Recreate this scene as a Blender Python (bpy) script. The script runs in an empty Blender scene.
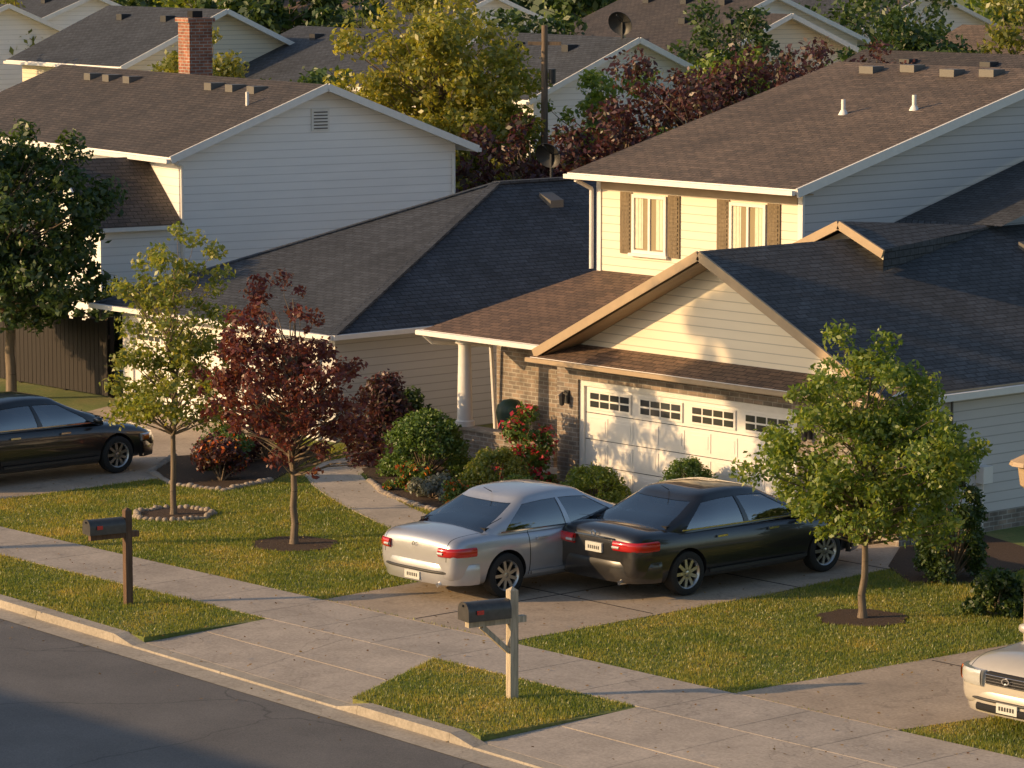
import bpy, bmesh, math, random
import numpy as np
from mathutils import Vector, Matrix, Euler
random.seed(7)
sc=bpy.context.scene
COL=sc.collection
# ------------------------------------------------------------ materials
def nm(name):
    m=bpy.data.materials.new(name); m.use_nodes=True
    nt=m.node_tree; b=nt.nodes.get('Principled BSDF')
    return m,nt,b
def L(nt,a,b): nt.links.new(a,b)
def c4(c): return (c[0],c[1],c[2],1)
def mathn(nt,op,a,b=None,c=None):
    n=nt.nodes.new('ShaderNodeMath'); n.operation=op
    for i,x in enumerate((a,b,c)):
        if x is None: continue
        if isinstance(x,(int,float)): n.inputs[i].default_value=x
        else: L(nt,x,n.inputs[i])
    return n.outputs[0]
def mixc(nt,f,a,b,bt='MIX'):
    n=nt.nodes.new('ShaderNodeMix'); n.data_type='RGBA'; n.blend_type=bt
    for s,x in ((n.inputs[0],f),(n.inputs[6],a),(n.inputs[7],b)):
        if isinstance(x,(int,float)): s.default_value=x
        elif isinstance(x,tuple): s.default_value=c4(x)
        else: L(nt,x,s)
    return n.outputs[2]
def noise(nt,vec,scale,detail=4,rough=.6):
    n=nt.nodes.new('ShaderNodeTexNoise'); n.inputs['Scale'].default_value=scale
    n.inputs['Detail'].default_value=detail; n.inputs['Roughness'].default_value=rough
    if vec is not None: L(nt,vec,n.inputs['Vector'])
    return n.outputs['Fac']
def ramp(nt,f,stops):
    n=nt.nodes.new('ShaderNodeValToRGB'); e=n.color_ramp.elements
    while len(e)<len(stops): e.new(.5)
    for i,(p,c) in enumerate(stops):
        e[i].position=p; e[i].color=c4(c) if isinstance(c,tuple) else (c,c,c,1)
    L(nt,f,n.inputs[0]); return n.outputs[0]
def uvv(nt): return nt.nodes.new('ShaderNodeTexCoord').outputs['UV']
def objv(nt): return nt.nodes.new('ShaderNodeTexCoord').outputs['Object']
def posv(nt): return nt.nodes.new('ShaderNodeNewGeometry').outputs['Position']
def bump(nt,b,h,s,d):
    n=nt.nodes.new('ShaderNodeBump'); n.inputs['Strength'].default_value=s; n.inputs['Distance'].default_value=d
    L(nt,h,n.inputs['Height']); L(nt,n.outputs[0],b.inputs['Normal'])
def plain(name,col,rough=.6,metal=0,var=.12,scale=6,bmp=0):
    m,nt,b=nm(name); v=objv(nt)
    f=noise(nt,v,scale)
    c=mixc(nt,f,tuple(x*(1-var) for x in col),tuple(min(1,x*(1+var)) for x in col))
    L(nt,c,b.inputs['Base Color']); b.inputs['Roughness'].default_value=rough; b.inputs['Metallic'].default_value=metal
    if bmp: bump(nt,b,noise(nt,v,scale*6),bmp,.02)
    return m
def siding(name,col,pitch=.2,dk=.55):
    m,nt,b=nm(name); uv=uvv(nt)
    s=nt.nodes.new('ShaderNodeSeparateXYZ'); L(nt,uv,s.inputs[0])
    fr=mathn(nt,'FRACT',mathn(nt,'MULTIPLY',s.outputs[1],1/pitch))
    lap_shade=ramp(nt,fr,[(0,dk),(.07,dk+.05),(.12,1.0),(1,1.0)])  # shadow under each lapped board, painted as a thin dark line
    mp=nt.nodes.new('ShaderNodeMapping'); mp.inputs['Scale'].default_value=(.5,3,1); L(nt,uv,mp.inputs[0])
    f=noise(nt,mp.outputs[0],1.5,6)
    f2=noise(nt,uv,.4,3)
    c=mixc(nt,f,tuple(x*.9 for x in col),tuple(min(1,x*1.06) for x in col))
    c=mixc(nt,mathn(nt,'MULTIPLY',f2,.2),c,tuple(x*.65 for x in col))
    c=mixc(nt,1.0,c,lap_shade,'MULTIPLY')
    L(nt,c,b.inputs['Base Color']); b.inputs['Roughness'].default_value=.5
    bump(nt,b,mathn(nt,'SUBTRACT',1.0,fr),.5,.025)
    return m
def shingle(name,c1,c2,bw=.3,rh=.13):
    m,nt,b=nm(name); uv=uvv(nt)
    wn=nt.nodes.new('ShaderNodeTexBrick'); L(nt,uv,wn.inputs['Vector'])
    wn.inputs['Scale'].default_value=1; wn.inputs['Brick Width'].default_value=bw; wn.inputs['Row Height'].default_value=rh
    wn.inputs['Mortar Size'].default_value=.012; wn.inputs['Mortar Smooth'].default_value=.4
    wn.inputs['Color1'].default_value=c4(tuple(x*1.12 for x in c1)); wn.inputs['Color2'].default_value=c4(tuple(x*.92 for x in c2))
    wn.inputs['Mortar'].default_value=c4(tuple(x*.3 for x in c1)); wn.inputs['Bias'].default_value=0
    f=noise(nt,uv,.55,7); f2=noise(nt,uv,14,3)
    mp=nt.nodes.new('ShaderNodeMapping'); mp.inputs['Scale'].default_value=(2.2,.18,1); L(nt,uv,mp.inputs[0]); f3=noise(nt,mp.outputs[0],1,4)
    c=mixc(nt,1.0,wn.outputs['Color'],ramp(nt,f,[(.25,.65),(.75,1.25)]),'MULTIPLY')
    c=mixc(nt,1.0,c,ramp(nt,f2,[(.2,.55),(.8,1.5)]),'MULTIPLY')
    c=mixc(nt,1.0,c,ramp(nt,f3,[(.3,.8),(.7,1.12)]),'MULTIPLY')
    L(nt,c,b.inputs['Base Color']); b.inputs['Roughness'].default_value=.85
    s=nt.nodes.new('ShaderNodeSeparateXYZ'); L(nt,uv,s.inputs[0])
    fr=mathn(nt,'FRACT',mathn(nt,'MULTIPLY',s.outputs[1],1/rh))
    h=mathn(nt,'ADD',mathn(nt,'SUBTRACT',1.0,fr),mathn(nt,'MULTIPLY',wn.outputs['Fac'],-.6))
    h=mathn(nt,'ADD',h,mathn(nt,'MULTIPLY',f2,.5))
    bump(nt,b,h,.8,.03)
    return m
def brickm(name,c1,c2,mort=(.36,.33,.29)):
    m,nt,b=nm(name); uv=uvv(nt)
    wn=nt.nodes.new('ShaderNodeTexBrick'); L(nt,uv,wn.inputs['Vector'])
    wn.inputs['Scale'].default_value=1; wn.inputs['Brick Width'].default_value=.24; wn.inputs['Row Height'].default_value=.085
    wn.inputs['Mortar Size'].default_value=.01
    wn.inputs['Color1'].default_value=c4(c1); wn.inputs['Color2'].default_value=c4(c2); wn.inputs['Mortar'].default_value=c4(mort)
    f=noise(nt,uv,3,5)
    c=mixc(nt,1.0,wn.outputs['Color'],ramp(nt,f,[(.25,.5),(.75,1.45)]),'MULTIPLY')
    L(nt,c,b.inputs['Base Color']); b.inputs['Roughness'].default_value=.85
    bump(nt,b,mathn(nt,'SUBTRACT',1.0,wn.outputs['Fac']),.7,.015)
    return m
def concrete(name,col,spots=.35):
    m,nt,b=nm(name); v=posv(nt)
    f=noise(nt,v,.8,8,.65); f2=noise(nt,v,22,4); f3=noise(nt,v,3,5)
    c=mixc(nt,ramp(nt,f,[(.3,0),(.7,1)]),tuple(x*.72 for x in col),tuple(x*1.12 for x in col))
    c=mixc(nt,1.0,c,ramp(nt,f2,[(.25,.75),(.75,1.2)]),'MULTIPLY')
    c=mixc(nt,mathn(nt,'MULTIPLY',ramp(nt,f3,[(.58,0),(.72,1)]),spots),c,tuple(x*.5 for x in col))
    vo=nt.nodes.new('ShaderNodeTexVoronoi'); vo.feature='DISTANCE_TO_EDGE'; vo.inputs['Scale'].default_value=.26
    va=nt.nodes.new('ShaderNodeVectorMath'); va.operation='ADD'; L(nt,v,va.inputs[0])
    nz=nt.nodes.new('ShaderNodeTexNoise'); nz.inputs['Scale'].default_value=1.6; nz.inputs['Detail'].default_value=6; L(nt,v,nz.inputs['Vector']); L(nt,nz.outputs['Color'],va.inputs[1])
    L(nt,va.outputs[0],vo.inputs['Vector'])
    c=mixc(nt,ramp(nt,vo.outputs['Distance'],[(0,.45),(.004,0)]),c,tuple(x*.3 for x in col))
    L(nt,c,b.inputs['Base Color']); b.inputs['Roughness'].default_value=.85
    bump(nt,b,f2,.35,.01)
    return m
def grassm(name):
    m,nt,b=nm(name); v=posv(nt)
    f=noise(nt,v,.45,8,.7); f2=noise(nt,v,14,6,.8)
    c=ramp(nt,f,[(.3,(.12,.16,.035)),(.5,(.17,.20,.05)),(.66,(.28,.24,.08))])
    c=mixc(nt,1.0,c,ramp(nt,f2,[(.3,.6),(.7,1.35)]),'MULTIPLY')
    L(nt,c,b.inputs['Base Color']); b.inputs['Roughness'].default_value=1
    bump(nt,b,f2,1,.03); return m
def leafm(name,cols,trans=.4,pos=False):
    m=bpy.data.materials.new(name); m.use_nodes=True; nt=m.node_tree; nt.nodes.clear()
    o=nt.nodes.new('ShaderNodeOutputMaterial'); g=nt.nodes.new('ShaderNodeNewGeometry')
    k=len(cols)
    fac=g.outputs['Random Per Island']
    if pos:
        f=noise(nt,g.outputs['Position'],.45,6,.7)
        fac=mathn(nt,'ADD',mathn(nt,'MULTIPLY',fac,.45),mathn(nt,'MULTIPLY_ADD',f,2.3,-.85))
    c=ramp(nt,fac,[(i/(k-1),cc) for i,cc in enumerate(cols)])
    d=nt.nodes.new('ShaderNodeBsdfDiffuse'); t=nt.nodes.new('ShaderNodeBsdfTranslucent'); mx=nt.nodes.new('ShaderNodeMixShader')
    L(nt,c,d.inputs[0]); c2=mixc(nt,1.0,c,(1.5,1.35,.7),'MULTIPLY'); L(nt,c2,t.inputs[0])
    mx.inputs[0].default_value=trans; L(nt,d.outputs[0],mx.inputs[1]); L(nt,t.outputs[0],mx.inputs[2])
    gl=nt.nodes.new('ShaderNodeBsdfGlossy'); gl.inputs['Roughness'].default_value=.45; gl.inputs[0].default_value=(.8,.8,.8,1)
    mx2=nt.nodes.new('ShaderNodeMixShader'); mx2.inputs[0].default_value=.05
    L(nt,mx.outputs[0],mx2.inputs[1]); L(nt,gl.outputs[0],mx2.inputs[2]); L(nt,mx2.outputs[0],o.inputs[0]); return m
def glossy(name,col,rough=.05,metal=0,coat=0,spec=.5):
    m,nt,b=nm(name); b.inputs['Base Color'].default_value=c4(col); b.inputs['Roughness'].default_value=rough
    b.inputs['Metallic'].default_value=metal; b.inputs['Coat Weight'].default_value=coat; b.inputs['Specular IOR Level'].default_value=spec
    v=objv(nt); f=noise(nt,v,3,3); b_=ramp(nt,f,[(.3,rough),(.7,rough*1.6+.01)]); L(nt,b_,b.inputs['Roughness']); return m
def carglass(name):
    m=bpy.data.materials.new(name); m.use_nodes=True; nt=m.node_tree; nt.nodes.clear()
    o=nt.nodes.new('ShaderNodeOutputMaterial'); t=nt.nodes.new('ShaderNodeBsdfTransparent'); t.inputs[0].default_value=(.5,.53,.52,1)
    g=nt.nodes.new('ShaderNodeBsdfGlossy'); g.inputs['Roughness'].default_value=.02; g.inputs[0].default_value=(.95,.95,.95,1)
    lw=nt.nodes.new('ShaderNodeLayerWeight'); lw.inputs[0].default_value=.4
    f=mathn(nt,'MULTIPLY_ADD',lw.outputs['Fresnel'],.9,.2)
    f=mathn(nt,'MINIMUM',f,.95)
    mx=nt.nodes.new('ShaderNodeMixShader'); L(nt,f,mx.inputs[0]); L(nt,t.outputs[0],mx.inputs[1]); L(nt,g.outputs[0],mx.inputs[2]); L(nt,mx.outputs[0],o.inputs[0]); return m
def paint(name,col,metal=.0,seams=(-.98,.12,1.12)):
    m,nt,b=nm(name); v=objv(nt)
    s=nt.nodes.new('ShaderNodeSeparateXYZ'); L(nt,v,s.inputs[0])
    tot=None
    for x0 in seams:
        d=mathn(nt,'ABSOLUTE',mathn(nt,'SUBTRACT',s.outputs[0],x0)); k=mathn(nt,'LESS_THAN',d,.008)
        tot=k if tot is None else mathn(nt,'MAXIMUM',tot,k)
    tot=mathn(nt,'MULTIPLY',tot,mathn(nt,'GREATER_THAN',mathn(nt,'ABSOLUTE',s.outputs[1]),.75))
    tot=mathn(nt,'MULTIPLY',tot,mathn(nt,'GREATER_THAN',s.outputs[2],.3))
    tot=mathn(nt,'MULTIPLY',tot,mathn(nt,'LESS_THAN',s.outputs[2],.95))
    ay=mathn(nt,'ABSOLUTE',s.outputs[1])
    l1=mathn(nt,'LESS_THAN',mathn(nt,'ABSOLUTE',mathn(nt,'SUBTRACT',ay,.7)),.007)
    l1=mathn(nt,'MULTIPLY',l1,mathn(nt,'GREATER_THAN',mathn(nt,'ABSOLUTE',s.outputs[0]),1.35)); l1=mathn(nt,'MULTIPLY',l1,mathn(nt,'GREATER_THAN',s.outputs[2],.62))
    tot=mathn(nt,'MAXIMUM',tot,l1)
    f=noise(nt,v,5,4)
    c=mixc(nt,f,tuple(x*.92 for x in col),tuple(x*1.05 for x in col))
    low=ramp(nt,s.outputs[2],[(.15,1),(.45,0)])
    c=mixc(nt,mathn(nt,'MULTIPLY',mathn(nt,'MULTIPLY',low,noise(nt,v,8,6)),.4),c,(.16,.13,.1))
    c=mixc(nt,tot,c,(.01,.01,.01))
    L(nt,c,b.inputs['Base Color']); b.inputs['Metallic'].default_value=metal; b.inputs['Roughness'].default_value=.3
    b.inputs['Coat Weight'].default_value=1; b.inputs['Coat Roughness'].default_value=.03
    return m
def woodm(name,col):
    m,nt,b=nm(name); v=objv(nt)
    mp=nt.nodes.new('ShaderNodeMapping'); mp.inputs['Scale'].default_value=(14,14,1.2); L(nt,v,mp.inputs[0])
    f=noise(nt,mp.outputs[0],2,6)
    c=mixc(nt,ramp(nt,f,[(.3,0),(.7,1)]),tuple(x*.55 for x in col),tuple(x*1.2 for x in col))
    L(nt,c,b.inputs['Base Color']); b.inputs['Roughness'].default_value=.8; bump(nt,b,f,.5,.01); return m

M_grass=grassm('grass_ground')
M_lawnblade=leafm('grass_blade',[(.10,.165,.028),(.17,.225,.04),(.30,.30,.06),(.50,.39,.12)],.5,True)
M_conc=concrete('concrete_slab',(.43,.375,.32))
M_conc2=concrete('kerb_concrete',(.42,.37,.30),.6)
M_drive=concrete('driveway_concrete',(.42,.34,.26),.7)
M_soil=plain('mulch_soil',(.075,.045,.028),1,0,.5,25,1)
M_white=plain('white_trim',(.80,.77,.73),.5)
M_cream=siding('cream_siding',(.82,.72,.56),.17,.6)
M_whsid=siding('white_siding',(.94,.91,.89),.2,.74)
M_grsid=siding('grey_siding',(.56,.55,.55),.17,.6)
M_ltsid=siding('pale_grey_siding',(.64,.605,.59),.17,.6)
M_tan=plain('tan_fascia',(.40,.29,.18),.55,0,.2,4)
M_brick=brickm('mottled_brick',(.31,.235,.18),(.19,.16,.135))
M_redbrick=brickm('red_brick',(.36,.14,.08),(.26,.09,.055))
M_brroof=shingle('brown_shingle',(.095,.074,.062),(.07,.057,.05))
M_urroof=shingle('warm_brown_shingle',(.19,.13,.088),(.145,.103,.072))
M_rdroof=shingle('russet_shingle',(.20,.12,.076),(.145,.09,.06))
M_dkroof=shingle('slate_shingle',(.066,.07,.078),(.05,.053,.059))
M_dkroof2=shingle('charcoal_shingle',(.062,.069,.082),(.048,.053,.063))
M_black=plain('black_metal',(.025,.025,.028),.5)
M_dark=plain('dark_void',(.012,.012,.014),.9)
M_glass=glossy('window_glass',(.05,.055,.06),.03,0,0,.9)
M_glassw=glossy('window_glass_warm_reflection',(.36,.29,.18),.06,0,.6,.8)  # warm reflected light painted into the pane's base colour
M_curt=plain('curtain_cloth',(.75,.68,.52),.9,0,.2,10)
M_shut=woodm('shutter_paint',(.12,.075,.045))
M_shut2=woodm('olive_brown_shutter_paint',(.21,.155,.09))
M_bark=woodm('bark',(.2,.15,.105))
M_fence=woodm('dark_fence_wood',(.018,.012,.010))
M_pole=woodm('pole_wood',(.18,.13,.09))
M_post=woodm('weathered_post_wood',(.5,.42,.31))
M_postd=woodm('brown_post_wood',(.15,.085,.05))
M_door=plain('garage_door_paint',(.82,.79,.75),.45,0,.05,3)
M_tyre=plain('tyre_rubber',(.02,.02,.02),.85)
M_rim=glossy('alloy_rim',(.6,.59,.57),.25,1)
M_chrome=glossy('chrome',(.75,.75,.75),.1,1)
M_cglass=carglass('car_glass')
M_seat=plain('seat_cloth',(.16,.13,.10),.9)
M_red=glossy('tail_lamp_red',(.5,.012,.01),.08,0,1)
M_amber=glossy('amber_lens',(.5,.12,.01),.1,0,1)
M_clear=glossy('headlamp_lens',(.62,.62,.58),.08,.3,1)
M_plate=plain('number_plate_enamel',(.6,.6,.56),.4)
M_stone=plain('edging_stone',(.36,.30,.24),.9,0,.4,5,.8)
M_blackpaint=paint('black_car_paint',(.012,.012,.013))
M_silverpaint=paint('silver_car_paint',(.52,.53,.56),.55)
M_whitepaint=paint('beige_silver_car_paint',(.55,.51,.44),.25)
M_plastic=plain('black_plastic',(.03,.03,.03),.5)
M_ventgrey=plain('grey_roof_metal',(.12,.11,.10),.5)

# ------------------------------------------------------------ builders
class MB:
    def __init__(s): s.v=[]; s.f=[]; s.m=[]
    def poly(s,pts,m=0):
        i=len(s.v); s.v+= [tuple(p) for p in pts]; s.f.append(tuple(range(i,i+len(pts)))); s.m.append(m)
    def box(s,x0,x1,y0,y1,z0,z1,m=0):
        s.hexa([(x0,y0,z0),(x1,y0,z0),(x1,y1,z0),(x0,y1,z0),(x0,y0,z1),(x1,y0,z1),(x1,y1,z1),(x0,y1,z1)],m)
    def hexa(s,p,m=0):
        for q in ((3,2,1,0),(4,5,6,7),(0,1,5,4),(1,2,6,5),(2,3,7,6),(3,0,4,7)): s.poly([p[k] for k in q],m)
    def prism(s,pts,vec,m=0):
        a=[Vector(p) for p in pts]; b=[p+Vector(vec) for p in a]; n=len(a)
        s.poly(a[::-1],m); s.poly(b,m)
        for i in range(n): s.poly([a[i],a[(i+1)%n],b[(i+1)%n],b[i]],m)
    def slab(s,pts,th,m=0,mu=None):
        a=[Vector(p) for p in pts]; b=[p-Vector((0,0,th)) for p in a]; n=len(a)
        s.poly(a,m); s.poly(b[::-1],m if mu is None else mu)
        for i in range(n): s.poly([b[i],b[(i+1)%n],a[(i+1)%n],a[i]],m if mu is None else mu)
    def beam(s,p0,p1,w,h,m=0):
        p0=Vector(p0);p1=Vector(p1); d=(p1-p0).normalized(); z=Vector((0,0,1))
        if abs(d.z)>.99: z=Vector((0,1,0))
        r=d.cross(z).normalized(); u=r.cross(d)
        s.hexa([p0-r*w/2-u*h/2,p0+r*w/2-u*h/2,p1+r*w/2-u*h/2,p1-r*w/2-u*h/2,p0-r*w/2+u*h/2,p0+r*w/2+u*h/2,p1+r*w/2+u*h/2,p1-r*w/2+u*h/2],m)
    def tube(s,p0,p1,r0,r1,n=8,m=0,cap=True):
        p0=Vector(p0);p1=Vector(p1); d=(p1-p0)
        if d.length<1e-6: return
        d.normalize(); z=Vector((0,0,1)) if abs(d.z)<.9 else Vector((1,0,0))
        r=d.cross(z).normalized(); u=r.cross(d)
        A=[];B=[]
        for i in range(n):
            t=2*math.pi*i/n; o=r*math.cos(t)+u*math.sin(t); A.append(p0+o*r0); B.append(p1+o*r1)
        for i in range(n): s.poly([A[i],B[i],B[(i+1)%n],A[(i+1)%n]],m)
        if cap: s.poly(A,m); s.poly(B[::-1],m)
    def lathe(s,prof,n=24,m=0,axis='y',c=(0,0,0)):
        P=[]
        for (a,r) in prof:
            row=[]
            for i in range(n):
                t=2*math.pi*i/n
                row.append((c[0]+r*math.cos(t),c[1]+a,c[2]+r*math.sin(t)) if axis=='y' else (c[0]+r*math.cos(t),c[1]+r*math.sin(t),c[2]+a))
            P.append(row)
        for j in range(len(P)-1):
            for i in range(n):
                q=[P[j][i],P[j][(i+1)%n],P[j+1][(i+1)%n],P[j+1][i]]
                s.poly(q,m)
    def mesh(s,name,mats,off=(0,0,0),smooth=None):
        me=bpy.data.meshes.new(name)
        me.from_pydata([(v[0]-off[0],v[1]-off[1],v[2]-off[2]) for v in s.v],[],s.f)
        for x in mats: me.materials.append(x)
        me.polygons.foreach_set('material_index',s.m)
        uvl=me.uv_layers.new(name='UVMap'); k=0
        for f in s.f:
            p=[Vector(s.v[i]) for i in f]
            n=Vector((0,0,0))
            for i in range(len(p)):
                a=p[i];b=p[(i+1)%len(p)]
                n+=Vector(((a.y-b.y)*(a.z+b.z),(a.z-b.z)*(a.x+b.x),(a.x-b.x)*(a.y+b.y)))
            if n.length>0: n.normalize()
            if abs(n.z)>.999 or n.length==0: u=Vector((1,0,0));v=Vector((0,1,0))
            else: u=Vector((-n.y,n.x,0)).normalized(); v=n.cross(u)
            for q in p:
                uvl.data[k].uv=(q.dot(u),q.dot(v)); k+=1
        if smooth is not None:
            bm=bmesh.new(); bm.from_mesh(me); bmesh.ops.remove_doubles(bm,verts=bm.verts,dist=1e-5); bmesh.ops.recalc_face_normals(bm,faces=bm.faces); bm.to_mesh(me); bm.free()
            me.polygons.foreach_set('use_smooth',[True]*len(me.polygons)); me.set_sharp_from_angle(angle=math.radians(smooth))
        return me
def obj(name,data,parent=None,loc=(0,0,0),rot=0,**k):
    o=bpy.data.objects.new(name,data); COL.objects.link(o); o.location=loc; o.rotation_euler=(0,0,rot)
    if parent: o.parent=parent
    for a,v in k.items(): o[a]=v
    return o
def thing(name,label,cat,loc,rot=0,group=None,scale=1):
    o=obj(name,None,None,loc,rot,label=label,category=cat); o.scale=scale if isinstance(scale,tuple) else (scale,)*3; o.empty_display_size=.3
    if group: o['group']=group
    return o
def part(mb,name,parent,mats,world=False,smooth=None,**k):
    off=(0,0,0)
    if world:
        p=parent
        while p.parent: p=p.parent
        off=p.location
    return obj(name,mb.mesh(name,mats if isinstance(mats,list) else [mats],off,smooth),parent,**k)
def each(name,parent,mats,items,world=False,smooth=None):
    for fn in items:
        g=MB(); fn(g); part(g,name,parent,mats,world,smooth)
def struct(mb,name,mats):
    return obj(name,mb.mesh(name,mats if isinstance(mats,list) else [mats]),kind='structure')

# ------------------------------------------------------------ ground, road, paving
def kY(x): return -1.95-.06*(x+1.4)
g=MB(); g.poly([(-900,-600,-.16),(600,-600,-.16),(600,900,-.16),(-900,900,-.16)]); struct(g,'ground',M_grass)
m,nt,b=nm('asphalt'); v=posv(nt); f=noise(nt,v,45,3,.8); f2=noise(nt,v,.5,7)
c=mixc(nt,1.0,ramp(nt,f,[(.25,(.075,.072,.07)),(.75,(.19,.18,.172))]),ramp(nt,f2,[(.3,.78),(.7,1.2)]),'MULTIPLY')
vo=nt.nodes.new('ShaderNodeTexVoronoi'); vo.feature='DISTANCE_TO_EDGE'; vo.inputs['Scale'].default_value=.2
va=nt.nodes.new('ShaderNodeVectorMath'); va.operation='ADD'; L(nt,v,va.inputs[0]); nz=nt.nodes.new('ShaderNodeTexNoise'); nz.inputs['Scale'].default_value=.9; nz.inputs['Detail'].default_value=7; L(nt,v,nz.inputs['Vector']); L(nt,nz.outputs['Color'],va.inputs[1]); L(nt,va.outputs[0],vo.inputs['Vector'])
c=mixc(nt,ramp(nt,vo.outputs['Distance'],[(0,.6),(.005,0)]),c,(.025,.025,.026))
L(nt,c,b.inputs['Base Color']); b.inputs['Roughness'].default_value=.8; bump(nt,b,f,.5,.012); M_asph=m
g=MB(); g.poly([(-150,kY(-150)-12,-.12),(100,kY(100)-12,-.12),(100,kY(100)+.0,-.12),(-150,kY(-150)+.0,-.12)]); struct(g,'road',M_asph)
g=MB()
g.slab([(-320,.9,0),(200,.9,0),(200,420,0),(-320,420,0)],.2)
g.slab([(-150,kY(-150)+.28,0),(-6.85,kY(-6.85)+.28,0),(-6.7,.9,0),(-150,.9,0)],.2)
g.slab([(-1.45,kY(-1.45)+.28,0),(1.45,kY(1.45)+.28,0),(1.6,.9,0),(-2.75,.9,0)],.2)
g.slab([(8,kY(8)+.28,0),(100,kY(100)+.28,0),(100,.9,0),(8,.9,0)],.2)
struct(g,'lawn',M_grass)
def kerb_run(mb,x0,x1,z1):
    x=x0
    while x<x1-.01:
        e=min(x+2.4,x1); a=x+.006; c_=e-.006
        mb.hexa([(a,kY(a),-.15),(c_,kY(c_),-.15),(c_,kY(c_)+.28,-.15),(a,kY(a)+.28,-.15),(a,kY(a)+.03,z1),(c_,kY(c_)+.03,z1),(c_,kY(c_)+.28,z1),(a,kY(a)+.28,z1)])
        x=e
g=MB(); kerb_run(g,-60,-7.3,.012); kerb_run(g,-1.0,1.1,.012); kerb_run(g,8.4,40,.012)
for (xa,xb,za,zb) in ((-7.3,-6.8,.012,-.085),(-1.5,-1.0,-.085,.012),(1.1,1.6,.012,-.085),(7.9,8.4,-.085,.012)):
    g.hexa([(xa,kY(xa),-.15),(xb,kY(xb),-.15),(xb,kY(xb)+.28,-.15),(xa,kY(xa)+.28,-.15),(xa,kY(xa)+.03,za),(xb,kY(xb)+.03,zb),(xb,kY(xb)+.28,zb),(xa,kY(xa)+.28,za)])
kerb_run(g,-6.8,-1.5,-.085); kerb_run(g,1.6,7.9,-.085)
g.poly([(-60,kY(-60)-.42,-.112),(40,kY(40)-.42,-.112),(40,kY(40),-.108),(-60,kY(-60),-.108)])
struct(g,'kerb',M_conc2)
g=MB()
def apron(xa,xb,xc,xd,n):
    for i in range(n):
        t0=i/n;t1=(i+1)/n; e=.006
        A=xa+(xb-xa)*t0+e;B=xa+(xb-xa)*t1-e;Cc=xd+(xc-xd)*t1-e;D=xd+(xc-xd)*t0+e
        for (s0,s1) in ((0,.47),(.48,1)):
            def P(u,v_): 
                x0=A+(B-A)*u; x1=D+(Cc-D)*u; y0=kY(x0)+.29; y1=.893
                return (x0+(x1-x0)*v_,y0+(y1-y0)*v_,-.085+(.012+.085)*v_)
            g.slab([P(0,s0),P(1,s0),P(1,s1),P(0,s1)],.1)
apron(-6.85,-1.45,-2.75,-6.7,2); apron(1.45,8,8,1.6,3)
struct(g,'driveway_apron',M_conc)
g=MB(); x=-60
while x<40:
    g.slab([(x+.008,.905,.014),(x+1.5,.905,.014),(x+1.5,2.48,.014),(x+.008,2.48,.014)],.1); x+=1.508
struct(g,'pavement',M_conc)
DRV=[(-7.35,2.5),(-2.9,2.5),(-3.0,8),(-3.4,12.95),(-12.9,12.95),(-9.9,9.3),(-7.9,6.8),(-7.5,4.4)]
RDR=[(1.85,2.5),(4.9,2.5),(5.3,4.5),(9,4.8),(9,20),(2.8,20),(2.2,8)]
LDR=[(-24.8,2.5),(-19.1,2.5),(-19.3,9),(-22.5,13.3),(-28.6,13.3),(-26.5,9)]
for P in (DRV,RDR,LDR):
    g=MB(); g.slab([(x,y,.012) for x,y in P],.05); struct(g,'driveway',M_drive)
g=MB()
for yy in (5.6,8.9,11.2): g.box(-7.3 if yy<6 else -9.0,-3.05,yy,yy+.025,.0125,.0165)
g.box(-5.2,-5.175,2.6,12.8,.0125,.0163)
g.box(2.2,7,6.2,6.225,.0125,.0165)
struct(g,'driveway_joint',M_dark)
cl=[(-7.5,7.0),(-8.8,7.3),(-10.4,7.7),(-12.2,8.3),(-13.8,8.9),(-15.2,9.5),(-16.4,10.1),(-17.4,10.7),(-18.3,11.8),(-18.6,13.2)]
Lp=[];Rp=[]
for i,p in enumerate(cl):
    a=Vector(cl[max(0,i-1)]);b_=Vector(cl[min(len(cl)-1,i+1)]); d=(b_-a).normalized(); n=Vector((-d.y,d.x))
    Lp.append(Vector(p)+n*.55); Rp.append(Vector(p)-n*.55)
g=MB()
for i in range(len(cl)-1): g.slab([(Lp[i].x,Lp[i].y,.016),(Lp[i+1].x,Lp[i+1].y,.016),(Rp[i+1].x,Rp[i+1].y,.016),(Rp[i].x,Rp[i].y,.016)][::-1],.05)
struct(g,'garden_path',concrete('path_concrete',(.5,.43,.35)))
PATH=[(p.x,p.y) for p in Lp]+[(p.x,p.y) for p in Rp[::-1]]
BED=[(-17.6,11.6),(-16.3,10.75),(-14.9,9.95),(-13.4,9.5),(-12.2,9.3),(-11.0,9.6),(-10.9,11.2),(-12.6,12.95),(-13.6,13.0),(-13.7,15.4),(-17.4,15.4)]
BED2=[(-21.4,9.8),(-20,8.2),(-18.4,7.6),(-17.2,7.9),(-17.6,9.4),(-19.2,11.6),(-20.6,13.2)]
BED3=[(-4.5,12.9),(-3.4,11.4),(-2.2,10.6),(-1.4,11.4),(-1.9,13.5),(-3,14.5),(-4.5,15)]
def circ(cx,cy,r,n=20): return [(cx+r*math.cos(2*math.pi*i/n)*(1+.08*math.sin(i*2.3)),cy+r*math.sin(2*math.pi*i/n)*(1+.08*math.cos(i*1.7))) for i in range(n)]
MUL=[circ(-15.6,5.57,.7),circ(-11.7,5.3,.75),circ(-.65,7.8,.7)]
for P in [BED,BED2,BED3]+MUL:
    g=MB(); g.slab([(x,y,.02) for x,y in P],.04); struct(g,'mulch_bed',M_soil)
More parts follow.
